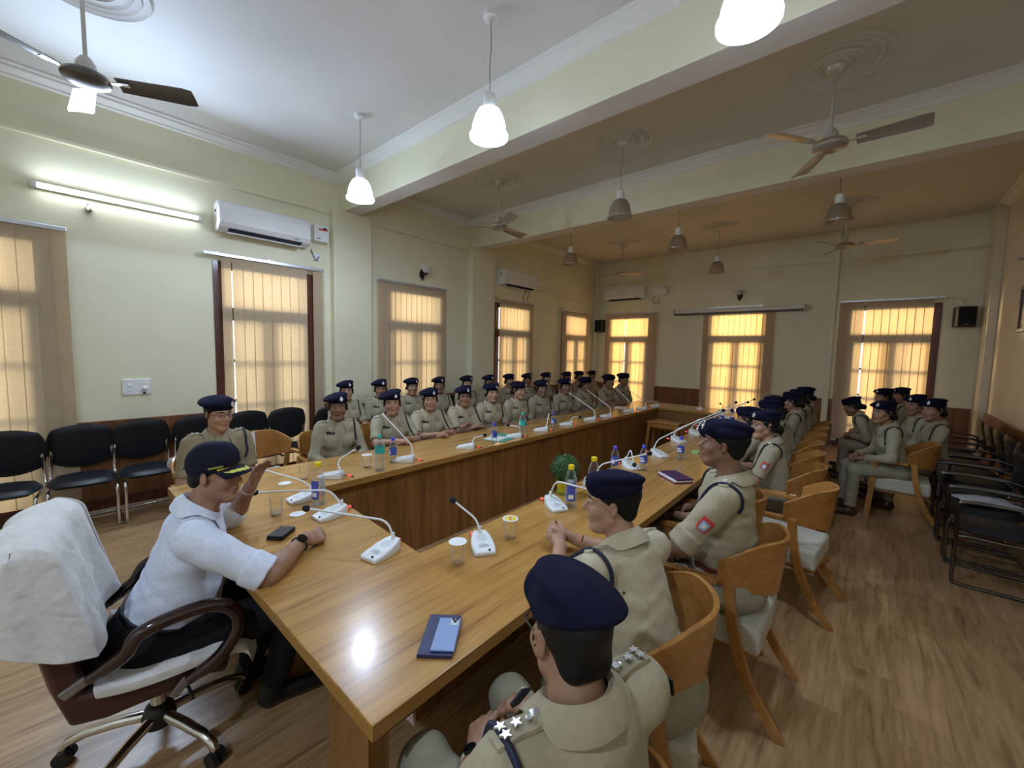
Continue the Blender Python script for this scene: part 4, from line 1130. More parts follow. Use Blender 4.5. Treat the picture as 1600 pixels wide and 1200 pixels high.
        TW = Sdf(); W3 = [(A3((rs.uniform(-1,1)*40, rs.uniform(-1,1)*60, rs.uniform(-1,1)*60)), rs.uniform(0,6)) for _ in range(3)]
        TW.u(lambda P: Tr(P)+(.0022*sum(np.sin(P@k+p) for k, p in W3)).astype(F4))
        pt = np.array([P0, *[np.array(kn[s])/sc for s in (1,-1)], *FT.values()])
        mesh_obj('trousers', S_(sdf_mesh(TW, pt.min(0)-.2, pt.max(0)+.2, max(h, .009))), tm, t)
        b = MB()
        for s in (1,-1):
            a = FT[s]; fd = np.array((s*.12, 1, 0)); fd /= np.linalg.norm(fd)
            z = .045/sc; Sd = Sdf(); Sd.u(f_rc((a[0],a[1]-.02,z), np.array((a[0],a[1],z))+fd*.17, .043, .036)); Sd.u(f_rc((a[0],a[1]-.015,z), (a[0],a[1],.115/sc), .043, .042), .03); Sd.i(f_plane((0,0,.004/sc), (0,0,-1)), .004)
            c = np.array((a[0],a[1],.06)); mesh_obj('shoe', S_(sdf_mesh(Sd, c-.3, c+.3, .009)), shoes or M_SHOE, t)
        if belt:
            ring = []
            for i in range(33):
                a = 2*PI*i/32; d = T@np.array((math.cos(a), math.sin(a), 0.)); o = Q(0,.0,.075)+d*.4
                ring.append(o)
            q = trace(SW, ring[:-1], [Q(0,.0,.075)-o for o in ring[:-1]]).astype(float)
            rows = []
            for p in list(q)+[q[0]]:
                d = (p-Q(0,0,.075)); d /= np.linalg.norm(d); rows.append([Vector((p+d*.008+T[:,2]*v)*sc) for v in (-.02,.02)])
            b = MB(); b.grid(rows, thick=lambda p: (Vector(Q(0,0,.075)*sc)-p).normalized()*.012); b.build('belt', belt, t, True)
    # ---- head: hair, eyes, brows, hat
    HM = lambda p: Vector((hd+Mh@(np.array(p)*hs))*sc)
    fh = lambda fn: f_group(fn, hd, .26, Mh, hs)
    bx = (hd-.24, hd+.24)
    mesh_obj('hair', S_(sdf_mesh(fh(hair_sdf(fem, wide)), *bx, min(max(h*.9, .005), .008))), hairm, t)
    E3 = Matrix(Mh.tolist())
    for s in (-1,1):
        b = MB(); c = HM((s*.031*wide,.0785,.0098)); r_ = .0118*hs*sc
        b.ball(c, r_, 12, 8)
        ctr = E3 @ Vector((0.04*s*0, 1, -.03)); b.ball(c+ctr*r_*.34, r_*.74, 10, 8, 1)
        b.build('eye', [M_EYEW, M_IRIS], t, True)
        b = MB(); b.tube([HM((s*x*wide, y, z)) for x, y, z in ((.013,.0915,.0275),(.026,.0905,.0325),(.040,.083,.0315),(.050,.072,.0255))], [.0026,.0034,.003,.0012], 6)
        b.build('eyebrow', hairm, t, True)
    if moustache:
        b = MB()
        for s in (-1,1): b.tube([HM((s*x, y, z)) for x, y, z in ((0,.0985,-.0455),(.012,.0965,-.0475),(.024,.0885,-.0535),(.030,.081,-.060))], [.0052,.0058,.0045,.0015], 8)
        b.build('moustache', hairm, t, True)
    if glasses:
        g = MB()
        for s in (-1,1):
            g.tube([HM((s*.032*wide+.0235*math.cos(a)*wide, .1015-.10*abs(.0235*math.cos(a)*s+.010)*.9, .010+.0165*math.sin(a))) for a in [2*PI*i/20 for i in range(20)]], .0010*hs, 6, closed=True)
            g.tube([HM((s*.055*wide,.096,.014)), HM((s*.072*wide,.082,.014)), HM((s*.080*wide,-.01,.012))], .0016, 6)
        g.tube([HM((-.009,.1015,.014)), HM((0,.104,.016)), HM((.009,.1015,.014))], .0014, 6)
        go = g.build('spectacles', M_SPEC, t, True)
        for s in (-1,1):
            L_ = MB(); L_.add([HM((s*.032*wide+.022*math.cos(a)*wide, .1012-.10*abs(.022*math.cos(a)*s+.010)*.9, .010+.0155*math.sin(a))) for a in [2*PI*i/20 for i in range(20)]], [tuple(range(20))]); L_.build('lens', M_LENS, go)
    if hat == 'beret':
        bs = beret_sdf(droop, big, lift); bo = mesh_obj('beret', S_(sdf_mesh(fh(bs), *bx, min(max(h*.9, .005), .008))), hatm or M_BERET, t)
        b = MB(); c = trace(bs, [(-.036,.3,.088)], [(0,-1,0)])[0].astype(float)
        nrm = np.array((-.25,1,.25)); Mb = axes(nrm, (0,0,1)); 
        def BP(x, z, y=0): return HM(c+Mb@np.array((x, .003+y, z)))
        n = 14; b.add([BP(.014*math.cos(2*PI*i/n), .018*math.sin(2*PI*i/n)) for i in range(n)]+[BP(.011*math.cos(2*PI*i/n), .0145*math.sin(2*PI*i/n), .004) for i in range(n)], [(i,(i+1)%n,n+(i+1)%n,n+i) for i in range(n)]+[tuple(range(n,2*n))])
        for i in range(8):
            a = 2*PI*i/8; b.ball(BP(.0135*math.cos(a), .0175*math.sin(a), .003), .0035*hs, 6, 5)
        b.ball(BP(0,.023,.002), .005, 8, 6); b.ball(BP(0,0,.005), (.006,.006,.006), 8, 6); b.build('cap_badge', M_SILVER, bo)
    if extra: extra(dict(t=t, Q=Q, T=T, hd=hd, Mh=Mh, hs=hs, sc=sc, HM=HM, AR=AR, SH=SH, SW=SW, Bd=Bd, fh=fh, bx=bx, km=km, h=h, base=base, nb=nb, P0=P0))
    return t
# ================================================================ the people in the room
def TL_(loc, rz, p):
    c, s = math.cos(rz), math.sin(rz); x, y = p[0]-loc[0], p[1]-loc[1]; return np.array((x*c+y*s, -x*s+y*c, p[2]))
def TD_(rz, d):
    c, s = math.cos(rz), math.sin(rz); return np.array((d[0]*c+d[1]*s, -d[0]*s+d[1]*c, d[2]))
def wrist_ring(k, s, name, m, rad=.031, thick=.006, along=.03, face=None, flat=.85):
    el, w, Mw, a = k['AR'][s]; d = (w-el)/np.linalg.norm(w-el); c = w-d*along; z = Mw[:,2]; z = z-d*(z@d); z /= np.linalg.norm(z); x = np.cross(d, z)
    ring = [Vector((c+x*math.cos(q)*rad+z*math.sin(q)*rad*flat)*k['sc']) for q in [2*PI*i/28 for i in range(28)]]
    b = MB(); b.tube(ring, thick, 8, closed=True, flat=None); o = b.build(name, m, k['t'], True)
    if face:
        fm, fr, fd = face; o2 = MB(); n = 20; p0 = c+z*(rad*flat+.002)
        v = [Vector((p0+(d*math.cos(2*PI*i/n)+x*math.sin(2*PI*i/n))*fr+z*e)*k['sc']) for e in (-.004, fd) for i in range(n)]
        o2.add(v, [tuple(range(n))[::-1], tuple(range(n,2*n))]+[(i,(i+1)%n,n+(i+1)%n,n+i) for i in range(n)]); o2.build('watch_face', fm, o, bevel=.0015)
    return o
def sleeve_patch(k, s, m1=M_RPATCH, m2=M_BPATCH, back=0.):
    el = k['AR'][s][0]; sh = k['SH'][s]; p = sh+(el-sh)*.46; ax = (el-sh)/np.linalg.norm(el-sh)
    d = k['T'][:,0]*s*1.0-k['T'][:,1]*back; d = d-ax*(d@ax); d /= np.linalg.norm(d); u = np.cross(ax, d)
    shp = lambda a, c: (a*(1 if c < .1 else 1-.5*(c-.1)), c)
    for m, w, th in ((m1, 1., .004), (m2, .62, .007), (M_WPATCH, .30, .009)):
        b = MB(); decal(b, k['SW'], p+ax*(0 if w == 1. else .006), u, ax, -d, .055*w, .065*w, th, 5, 5, .12, 0, shp)
        b.v = [tuple(np.array(q)*k['sc']) for q in b.v]; b.build('sleeve_patch', m, k['t'], True)
# ---- officer in white shirt and cap at the head of the table
WL, WZ_ = (-2.15, .245), R(-12)
M_WSHIRT = cloth('white_shirt', (.66, .71, .83), .8, .22, 6); M_CAPN = mat('navy_cap', (.006, .007, .018), .85, spec=.2)
M_GOLD = mat('gold_embroidery', (.62, .64, .10), .6)
def w_extra(k):
    C = Sdf(); C.u(f_el((0,-.018,.055), (.0850,.1090,.104))); C.u(f_el((0,.035,.080), (.070,.054,.075)), .03)
    C.i(f_plane((0,0,.030), (0,.30,-1)), .004)
    o = mesh_obj('cap', (lambda vf: (vf[0]*k['sc'], vf[1]))(sdf_mesh(k['fh'](C), *k['bx'], .0045)), M_CAPN, k['t'])
    HM = k['HM']; rows = []; leaf = []
    def P(u, v, e=0):
        x = u*.078; y0 = .078*math.sqrt(max(0, 1-(u*.93)**2))+.010; y = y0+v*(.068-.022*u*u); return HM((x, y, .046+.006*(1-v)-.020*u*u-.018*v+e))
    for i in range(17):
        u = -1+i/8; rows.append([P(u, v/6) for v in range(7)])
    MB().grid(rows, thick=E_down(k)).build('cap_bill', M_CAPN, o, True)
    for s in (-1,1):
        for j in range(7):
            a = (-.1+j*.14); u0, v0 = s*(.12+.105*j), .66-.03*j
            b = MB(); n = 8
            ring = [P(u0+.13*math.cos(q)-.10*math.sin(q)*.5*s, v0+.16*math.sin(q)+.16*math.cos(q)*(.5 if j % 2 else -.5), .0022+.0004*j) for q in [2*PI*i/n for i in range(n)]]
            b.add(ring, [tuple(range(n))]); leaf.append(b)
    g = MB()
    for b in leaf: g.add(b.v, b.f)
    g.build('gold_leaf_embroidery', M_GOLD, o)
    MB().tube([P(u, -.04, .008) for u in [-.95+1.9*i/16 for i in range(17)]], .0035, 6).build('cap_braid', mat('yellow_braid', (.75,.62,.03), .5), o, True)
    # small embroidered letters on the side, front-left emblem edge
    b = MB(); rg = random.Random(2)
    for q in range(9):                     # too small to read: uneven embroidered strokes
        y0 = .012+q*.0062; z0 = .047+q*.0012
        for (a, c, d, e) in ((0,0,0,1),(.55,0,.55,1),(0,rg.choice((0,.5,1)),.55,rg.choice((0,.5,1)))):
            p0, p1 = [trace(C, [(.2, y0+u*.0062, z0+w*.0075)], [(-1,0,0)])[0].astype(float)+np.array((.0008,0,0)) for u, w in ((a,c),(d,e))]
            if np.linalg.norm(p1-p0) > 1e-4: b.tube([HM(p0), HM(p1)], .0008, 5)
    b.build('side_embroidery', M_GOLD, o)
    b = MB(); 
    b.tube([HM((x, -.128+.0*x, .030)) for x in (-.02, 0, .02)], .004, 6); b.build('cap_strap', M_CAPN, o)
    wrist_ring(k, 1, 'wristwatch', M_BLACK, .031, .007, .035, (mat('watch_glass', (.004,.004,.005), .08), .021, .009))
    wrist_ring(k, -1, 'bracelet', mat('bead_bracelet', (.55,.50,.42), .5), .031, .006, .02)
def E_down(k): return Vector(-(k['Mh'][:,2]))*.004
MB_ = MB
person('officer in white short-sleeved shirt and navy gold-trimmed cap gesturing at the head of the table', WL, WZ_, h=.006, hh=.0045, lean=22, side=2, head=(-30,-3,0), hpos=(0,.0,-.01), hscale=.87, sc=1.06, belly=.7, skin=0, sleeve='rolled', fold=2.0,
    arms={1: dict(w=TL_(WL, WZ_, (-1.93,.76,.805)), hint=TD_(WZ_, (.9,-.1,-.45)), dir=TD_(WZ_, (-.12,1,-.05)), up=TD_(WZ_, (.6,.1,1)), curl=1.15, thumb=.5),
          -1: dict(w=TL_(WL, WZ_, (-2.295,.655,1.00)), hint=TD_(WZ_, (-.75,.1,-.75)), dir=TD_(WZ_, (.42,.30,.9)), up=TD_(WZ_, (-.75,-.55,.3)), curl=.16, spread=.25, thumb=.15)},
    hat=None, extra=w_extra, shirtm=M_WSHIRT, troum=M_DTROU, lanyard=None, tagc=False, ep=False, shoes=M_BSHOE, belt=M_BLACK, hipz=.525,
    knees={1: TL_(WL, WZ_, (-1.90,.72,.53)), -1: TL_(WL, WZ_, (-2.17,.76,.53)), ('a',1): TL_(WL, WZ_, (-2.05,.66,.10)), ('a',-1): TL_(WL, WZ_, (-2.28,.62,.10))})
# ---- nearest officer, back to us
L1_, Z1_ = (-.345, .69), R(71)
def r1_extra(k):
    wrist_ring(k, -1, 'wristwatch', M_SILVER, .031, .007, .025, (mat('watch_dial', (.005,.005,.006), .1), .018, .008))
    Q, T, sc = k['Q'], k['T'], k['sc']
    for s in (-1, 1):
        b = MB(); pts = []
        c = Q(s*.080, .070, .455); u = T@np.array((s*.55,-.25,.35)); v = T@np.array((0,.5,-.9)); n = np.cross(u, v); n = n/np.linalg.norm(n); n = n if n@T[:,1] > 0 else -n
        c = c+n*.010; u /= np.linalg.norm(u); v -= u*(u@v); v /= np.linalg.norm(v)
        b.add([Vector((c+u*x+v*y+n*e)*sc) for e in (0,.004) for x, y in ((-.018,-.024),(.018,-.024),(.018,.016),(0,.026),(-.018,.016))], [(4,3,2,1,0),(5,6,7,8,9)]+[(i,(i+1)%5,5+(i+1)%5,5+i) for i in range(5)])
        o = b.build('collar_tab', M_NAVY, k['t'])
        b = MB(); b.tube([Vector((c+v*y+n*.006)*sc) for y in (-.018,.012)], .0035, 8); b.ball((c-v*.016+n*.006)*sc, .0055, 8, 6); b.build('collar_bar', M_SILVER, o, True)
        # plate at the end of the shoulder strap
        p = trace(k['SW'], [Q(s*.35, -.016, .405)], [-T[:,0]*s])[0].astype(float); b = MB(); d = T[:,0]*s
        b.add([Vector((p+T[:,1]*x+T[:,2]*y+d*e)*sc) for e in (.003,.007) for x, y in ((-.022,-.02),(.022,-.02),(.022,.016),(-.022,.016))], [(3,2,1,0),(4,5,6,7)]+[(i,(i+1)%4,4+(i+1)%4,4+i) for i in range(4)])
        o = b.build('shoulder_title', M_BLK, k['t']); b = MB()
        for j in range(3): b.tube([Vector((p+T[:,1]*(-.012+.012*j)+T[:,2]*y+d*.009)*sc) for y in (-.012,.008)], .003, 6)
        b.v = b.v; b.build('title_letters', M_SILVER, o, True)
person('officer nearest the photographer, seen from behind, silver stars on his shoulder straps', L1_, Z1_, h=.006, hh=.0045, lean=7, side=-4, head=(-7,-8,2), hpos=(.022,.022,-.060), hscale=.95, skin=0, khaki=0, hipz=.535,
    arms={-1: dict(w=TL_(L1_, Z1_, (-.715,.705,.64)), hint=TD_(Z1_, (.1,-.8,-.6)), dir=TD_(Z1_, (-.55,.80,.10)), up=TD_(Z1_, (-.3,-.3,1)), curl=.45, spread=.25),
          1: dict(w=TL_(L1_, Z1_, (-.68,.93,.64)), hint=TD_(Z1_, (.3,.7,-.6)), dir=TD_(Z1_, (-.75,-.45,.05)), up=TD_(Z1_, (0,.2,1)), curl=.65, spread=.2)},
    big=.95, droop=1.15, lift=20, fold=1.7, glasses=True, stars=2, lanyard=M_NAVY, extra=r1_extra, knees={1: TL_(L1_, Z1_, (-.84,.99,.53)), -1: TL_(L1_, Z1_, (-.88,.67,.52)), ('a',1): TL_(L1_, Z1_, (-.86,1.0,.1)), ('a',-1): TL_(L1_, Z1_, (-.93,.66,.1))})
# ---- officer with hands clasped on the table
L2_, Z2_ = (-.495, 1.395), R(76)
def r2_extra(k):
    wrist_ring(k, 1, 'orange_thread', mat('orange_thread', (.75,.20,.03), .7), .029, .004, .02); wrist_ring(k, 1, 'dark_thread', M_BLK, .030, .003, .028)
    sleeve_patch(k, -1)
    Q, T, sc = k['Q'], k['T'], k['sc']
    p = trace(k['base'], [Q(-.135,-.4,.335)], [T[:,1]])[0].astype(float)
    b = MB(); b.grid([[Vector((p+T[:,0]*x+T[:,2]*z-T[:,1]*.012)*sc) for z in (-.012,.012)] for x in (-.035,-.02,0,.02,.035)], thick=Vector(T[:,1])*.01); o = b.build('cord_loop', k['km'], k['t'], bevel=.003)
    MB().ball((p+T[:,0]*.02-T[:,1]*.014)*sc, .006, 10, 6).build('button', M_BELT, o, True)
person('officer in profile resting clasped hands on the table, orange thread on his wrist', L2_, Z2_, h=.006, hh=.0045, lean=25, side=0, head=(40,-2,0), hpos=(-.01,.0,-.005), hscale=.95, hipz=.535, skin=1, khaki=0, wide=1.02, lanyard=M_NAVY, stars=0,
    arms={1: dict(w=TL_(L2_, Z2_, (-1.01,1.64,.81)), hint=TD_(Z2_, (.3,.8,-.6)), dir=TD_(Z2_, (-1,-.25,.25)), up=TD_(Z2_, (0,.9,.5)), curl=.75, thumb=.3),
          -1: dict(w=TL_(L2_, Z2_, (-1.04,1.55,.81)), hint=TD_(Z2_, (.1,-.7,-.6)), dir=TD_(Z2_, (-1,.35,.45)), up=TD_(Z2_, (-.1,-.9,.5)), curl=.55, thumb=.3)},
    big=.93, droop=.9, extra=r2_extra, nose=1.1, belly=.4, sleeve='short', shirtm=KHAKI[2], fold=1.9)
# ---- officer with rolled sleeves and red belt
L3_, Z3_ = (-.465, 2.27), R(94)
def r3_extra(k):
    sleeve_patch(k, -1, back=.25)
    el, w, Mw, a = k['AR'][-1]; c = (w+Mw@np.array((0,.075,-.03)))*k['sc']
person('dark-skinned officer in profile with rolled sleeves, red belt and a red sleeve patch', L3_, Z3_, h=.006, hh=.0050, lean=6, head=(2,5,0), hpos=(0,.005,.0), hscale=.90, sc=1.07, hipz=.57, skin=2, khaki=0, sleeve='rolled', lanyard=M_NAVY, stars=1,
    arms={-1: dict(w=TL_(L3_, Z3_, (-.72,2.20,.655)), hint=TD_(Z3_, (-.35,-.75,-.55)), curl=.6), 1: dict(w=TL_(L3_, Z3_, (-.74,2.34,.66)), hint=TD_(Z3_, (-.2,.8,-.6)), curl=.6)},
    big=.88, droop=1.1, belly=.9, extra=r3_extra, nose=1.12, fold=1.8)
# ---- further along the right side
def seat(label, x, y, face, fem=True, lean=10, head=(0,0,0), arms='lap', group=None, **k):
    """face: compass angle (deg) the body faces in the room"""
    rz = R(face-90)
    if arms == 'lap': a = {1: dict(w=(.10,.33,.63), hint=(.6,-.4,-.6), dir=(-.5,.8,-.2), curl=.6), -1: dict(w=(-.10,.33,.63), hint=(-.6,-.4,-.6), dir=(.5,.8,-.2), curl=.6)}
    elif arms == 'table': a = {1: dict(w=(.05,.44,.80), hint=(.7,-.3,-.5), dir=(-.9,.5,0), curl=.4), -1: dict(w=(-.05,.42,.805), hint=(-.7,-.3,-.5), dir=(.9,.5,.05), curl=.4)}
    elif arms == 'folded': a = {1: dict(w=(-.06,.36,.80), hint=(.7,-.2,-.5), dir=(-.9,.2,-.1), curl=.5), -1: dict(w=(.06,.33,.835), hint=(-.7,-.2,-.5), dir=(.9,.2,-.1), curl=.5)}
    else: a = arms
    return person(label, (x, y), rz, fem=fem, lean=lean, head=head, arms=a, group=group, **k)
seat('officer half hidden behind the one with rolled sleeves, hands joined', -.60, 2.86, 180, lean=14, arms='lap', head=(0,0,0), khaki=1, sleeve='short')
o = seat('woman officer with glasses and black bun in profile on the right side of the table', -.50, 4.0, 192, lean=16, arms={1: dict(w=(.12,.36,.74), hint=(.6,-.4,-.6), curl=.5), -1: dict(w=(-.06,.38,.76), hint=(-.6,-.4,-.6), curl=.5)}, head=(22,0,0), glasses=True, skin=1, h=.007, hh=.006, khaki=1, extra=lambda k: sleeve_patch(k, -1), stars=1, droop=.8, lanyard=M_BLK)
GR = 'women officers along the far right side of the table'
for lb, y, ln, hy, sx in (('first officer beyond the woman in glasses, leaning far onto the table', 4.55, 30, 0, -.62), ('second officer beyond the woman in glasses, leaning forward', 5.12, 22, -4, -.60), ('third officer beyond the woman in glasses, leaning forward over the table', 5.70, 24, 0, -.64),
        ('third officer from the far end of the right side, in profile', 6.28, 14, 8, -.62), ('second officer from the far end of the right side', 6.85, 14, 0, -.62), ('officer at the far end of the right side of the table', 7.42, 12, 0, -.62)):
    seat(lb, sx, y, 184, lean=ln, head=(hy,0,0), arms='table' if ln > 15 else 'lap', group=GR, khaki=1, h=.010)
GG = 'policewomen seated apart at the right'
seat('policewoman on the lone wooden armchair at the right, face turned to us', .27, 5.97, 196, lean=17, head=(26,2,0), group=GG, khaki=1, sleeve='long', h=.009, skin=0)
for lb, x, y, fc, ln, hd_ in (('policewoman at the right in shadow, between two brighter-faced women', .50, 7.10, 196, 8, (28,-4,0)), ('rightmost policewoman, sitting upright before the black wall chairs', .585, 6.50, 196, 5, (28,0,0)),
        ('left policewoman of the two silhouetted against the right blind', .20, 8.10, 190, 6, (20,0,0)), ('right policewoman of the two silhouetted against the right blind', .40, 8.62, 190, 6, (20,0,0)), ('policewoman bent far forward in front of the right blind', .16, 7.50, 184, 40, (0,-20,0))):
    seat(lb, x, y, fc, lean=ln, head=hd_, group=GG, khaki=1, sleeve='long', h=.010)
# ---- officer in glasses at the left corner
L0_, Z0_ = (-3.74, .86), R(-74)
def l0_extra(k):
    sc, Q, T = k['sc'], k['Q'], k['T']
    b = MB(); b.obox((0,0,0), (.07,.03,.02)); 
seat('officer with rimless glasses in navy beret seated at the left corner of the table', -3.76, .86, 4, fem=False, lean=3, head=(14,-6,0), glasses=True, skin=1, shirtm=cloth('khaki_dark_cotton', (.27, .225, .14)), h=.006, hh=.005, stars=1, lanyard=M_NAVY, droop=.7, big=.93, fold=1.5, arms={1: dict(w=(.15,.24,.61), hint=(.35,-.6,-.7), curl=.6), -1: dict(w=(-.12,.28,.60), hint=(-.35,-.6,-.7), curl=.6)})
# ---- front row on the left
LROW = [('policewoman with long sleeves and a stern face, nearest in the front left row', 'lap', 'long', 1, -14, (0,0), 2), ('broad-faced policewoman with a large beret, second in the front left row', 'table', 'short', 1, -18, (6,0), 1),
        ('young policewoman with folded forearms and a wristwatch, third in the front left row', 'table', 'short', 0, -20, (0,0), 1), ('policewoman with glasses and folded arms, fourth in the front left row', 'folded', 'short', 0, -22, (0,2), 0),
        ('policewoman behind the green folder, fifth in the front left row', 'lap', 'short', 0, -12, (0,0), 1), ('policewoman with her face turned to the right, sixth in the front left row', 'lap', 'short', 0, 14, (0,0), 1),
        ('seventh policewoman in the front left row, behind a blue capped bottle', 'lap', 'short', 1, -14, (0,0), 2), ('eighth policewoman in the front left row, behind a raised microphone', 'lap', 'short', 1, -14, (0,0), 2),
        ('ninth in the front left row, turned towards a raised microphone', 'lap', 'short', 1, 4, (0,0), 2), ('moustached officer near the far end of the front left row', 'table', 'short', 1, -4, (0,0), 2), ('officer at the far end of the front left row, before the glowing blind', 'lap', 'short', 1, -2, (0,0), 2)]
for i, (lb, ar, sl, kh, hy, (hp, hr), sk) in enumerate(LROW):
    seat(lb, -3.86, SEATL[i], -14 if i < 8 else -8, fem=i < 9, lean=9 if ar == 'lap' else 13, head=(hy,hp*.0-1,hr), arms=ar, sleeve=sl, khaki=kh, skin=sk, h=.0075 if i < 4 else .009, hh=.006 if i < 4 else .008,
         glasses=i == 3, moustache=i in (9,), droop=(1.1,1.3,.9,1.,.9,.8,1,1,1,1,1)[i], big=(1.02,1.12,1.,1.,1.,.97,1,1,1,1,1)[i], wide=(1.02,1.06,.99,.97,1,.98,1,1,1,1,1)[i], group='officers in the front left row')
# ---- back row against the left wall: a few figures, repeated
BL = []
for j, (hy, ln, sk, rl) in enumerate(((-12,5,1,0),(-18,7,2,2),(-4,5,0,-2),(-22,6,2,0))):
    BL.append((hy, ln, sk, rl))
proto = {}
BLAB = ['hidden behind the nearest front row woman','second in the back left row, above the broad-faced woman','third in the back left row','fourth in the back left row, head just under the blind','fifth in the back left row','sixth in the back left row, beret pulled low','seventh in the back left row, just left of the slit window','eighth in the back left row','ninth in the back left row, in shadow','tenth in the back left row','eleventh in the back left row','last in the back left row, in the corner']
for i, y in enumerate(SEATB):
    lb = 'policewoman ' + BLAB[i]; j = i % 4; x = -5.12
    if j not in proto:
        hy, ln, sk, rl = BL[j]
        proto[j] = seat(lb, x, y, -12, lean=ln, head=(hy,0,rl), skin=sk, khaki=1, h=.010, group='policewomen in the back row along the left wall')
    else: dup(proto[j], (x, y, 0), R(-12-90), lb)
# ================================================================ executive chair with a towel
M_MAROON = mat('maroon_leather', (.050, .016, .014), .38); M_ARM = mat('maroon_lacquer', (.022, .006, .007), .10, Coat_Weight=.6)
M_TOWEL = cloth('white_towel', (.66, .64, .62), .95, .30, 14); M_TOWEL.node_tree.nodes['Principled BSDF'].inputs['Sheen Weight'].default_value = .3
CX = thing('executive_chair', 'maroon leather swivel chair with chrome five-star base, half covered by a white towel', 'chair', (-2.19, .26, 0), R(-9))
rows = []
for i in range(13):
    u = -1+i/6; row = []
    for y, z, w in ((.25,.43,.25),(.20,.455,.262),(.05,.45,.27),(-.10,.445,.27),(-.19,.46,.265),(-.225,.53,.26),(-.245,.65,.265),(-.263,.79,.275),(-.285,.93,.26),(-.295,1.0,.225),(-.30,1.03,.15)):
        k = u*u; row.append((u*w, y+(.055*k if z > .5 else 0), z+(.035*k if z < .5 else 0)))
    rows.append(row)
def shell_t(p): return Vector((0, -.078 if p.z > .5 else -.03, -.02 if p.z > .5 else -.105))
MB().grid(rows, thick=shell_t).build('seat_shell', M_MAROON, CX, True, bevel=.022, angle=60)
for s in (-1,1):
    x = s*.305
    P = smooth_path([(x*.88,-.165,.545),(x*.97,-.075,.605),(x,-.02,.675),(x,.14,.70),(x,.235,.665),(x,.262,.58),(x,.20,.48),(x*.93,.10,.415)], 6)
    MB().tube(P, [.021]*3+[.026]*(len(P)-6)+[.021]*3, 14).build('arm', M_ARM, CX, True)
    MB().obox((x*.868,-.19,.533), (.014,.10,.035), (R(28),0,0)).build('arm_plate', M_STEEL, CX, bevel=.006)
    MB().obox((x*.915,.075,.395), (.014,.075,.035), (R(50),0,0)).build('arm_plate', M_STEEL, CX, bevel=.006)
MB().tube([(0,0,.17),(0,0,.38)], .028, 16).build('gas_column', M_CHROME, CX, True)
MB().lathe([(0,.09),(.055,.09),(.06,.13),(.045,.17),(.032,.18),(0,.18)], seg=20).build('hub', M_BLACK, CX, True)
MB().box((-.10,-.11,.35),(.10,.11,.385)).build('tilt_mechanism', M_BLACK, CX, bevel=.008)
MB().tube([(.08,.05,.36),(.24,.10,.35),(.26,.11,.31)], .006, 8).build('height_lever', M_BLACK, CX, True)
for k in range(5):
    a = R(72*k+33); c, s = math.cos(a), math.sin(a)
    lg = MB().tube([Vector((c*r, s*r, z)) for r, z in ((.03,.13),(.15,.125),(.25,.11),(.305,.085),(.318,.06))], [.022,.021,.019,.018,.016], 12).build('base_leg', M_CHROME, CX, True)
    b = MB()
    for o_ in (-.016, .016):
        b = MB(); q = Vector((-s, c, 0)); b.tube([Vector((c*.318, s*.318, .03))+q*(o_-.011), Vector((c*.318, s*.318, .03))+q*(o_+.011)], .03, 16); b.build('caster_wheel', M_BLACK, lg, True)
# towel: over the top of the back, falling in folds behind; its own thing
def towel(name, label, path, w, seed, loc=CX.location, rz=R(-9), th=.012, foldamp=.02, n=29, wfun=None, side=False):
    rg = random.Random(seed); P = smooth_path(path, 6); m = len(P); rows = []
    ph = [rg.uniform(0, 6) for _ in range(4)]
    for i in range(n):
        u = -1+2*i/(n-1); row = []
        for j, p in enumerate(P):
            q = j/(m-1); ww = w*(wfun(q) if wfun else 1); f = foldamp*(.25+abs(q-.45)*1.8)
            d = f*(math.sin(u*5.5+ph[0]+q*1.5)+.6*math.sin(u*9+ph[1]-q*2))
            T_ = (P[min(j+1,m-1)]-P[max(j-1,0)]).normalized(); N = Vector((0, -T_.z, T_.y))
            sag = .03*u*u*(1 if q < .5 else 1.6)
            row.append(Vector((u*ww, p.y, p.z-sag*.6))+N*d*.8)
        rows.append(row)
    b = MB().grid(rows, thick=lambda p: Vector((0, .006, -th)))
    if side:
        for sg, col in ((1, [r for r in rows][-1]), (-1, rows[0])):
            flap = []
            for j in range(m//2+1):
                a, c = col[j], col[m-1-j]; r = []
                for q in range(9):
                    k = -.06+1.12*q/8; p = a*(1-k)+c*k
                    r.append(p+Vector((sg*(.006+.030*max(0,math.sin(PI*k))+.014*math.sin(k*9+j*.10)*(1-j/m)*max(0,math.sin(PI*k))), 0, -.02*max(0,math.sin(PI*k)))))
                flap.append(r)
            b.grid(flap, thick=Vector((-sg*.01, 0, 0)))
    o = b.build(name, M_TOWEL, None, True, angle=80); o.location = loc; o.rotation_euler = (0, 0, rz)
    sm = o.modifiers.new('smooth', 'SUBSURF'); sm.levels = 1; sm.render_levels = 1
    return tag(o, label, 'towel')
towel('towel', 'white towel draped over the back of the maroon chair', [(0,-.137,.665),(0,-.155,.75),(0,-.185,.86),(0,-.210,.96),(0,-.235,1.04),(0,-.315,1.075),(0,-.40,1.03),(0,-.405,.95),(0,-.392,.90),(0,-.39,.855),(0,-.396,.81)], .30, 3, foldamp=.018, wfun=lambda q: .90+.22*abs(q-.5)*1.3, side=True)
towel('seat_towel', 'rumpled white towel laid over the seat of the maroon chair', [(0,-.16,.525),(0,-.08,.512),(0,.02,.508),(0,.14,.515),(0,.24,.522),(0,.290,.50),(0,.31,.455)], .292, 11, foldamp=.014, th=.045)

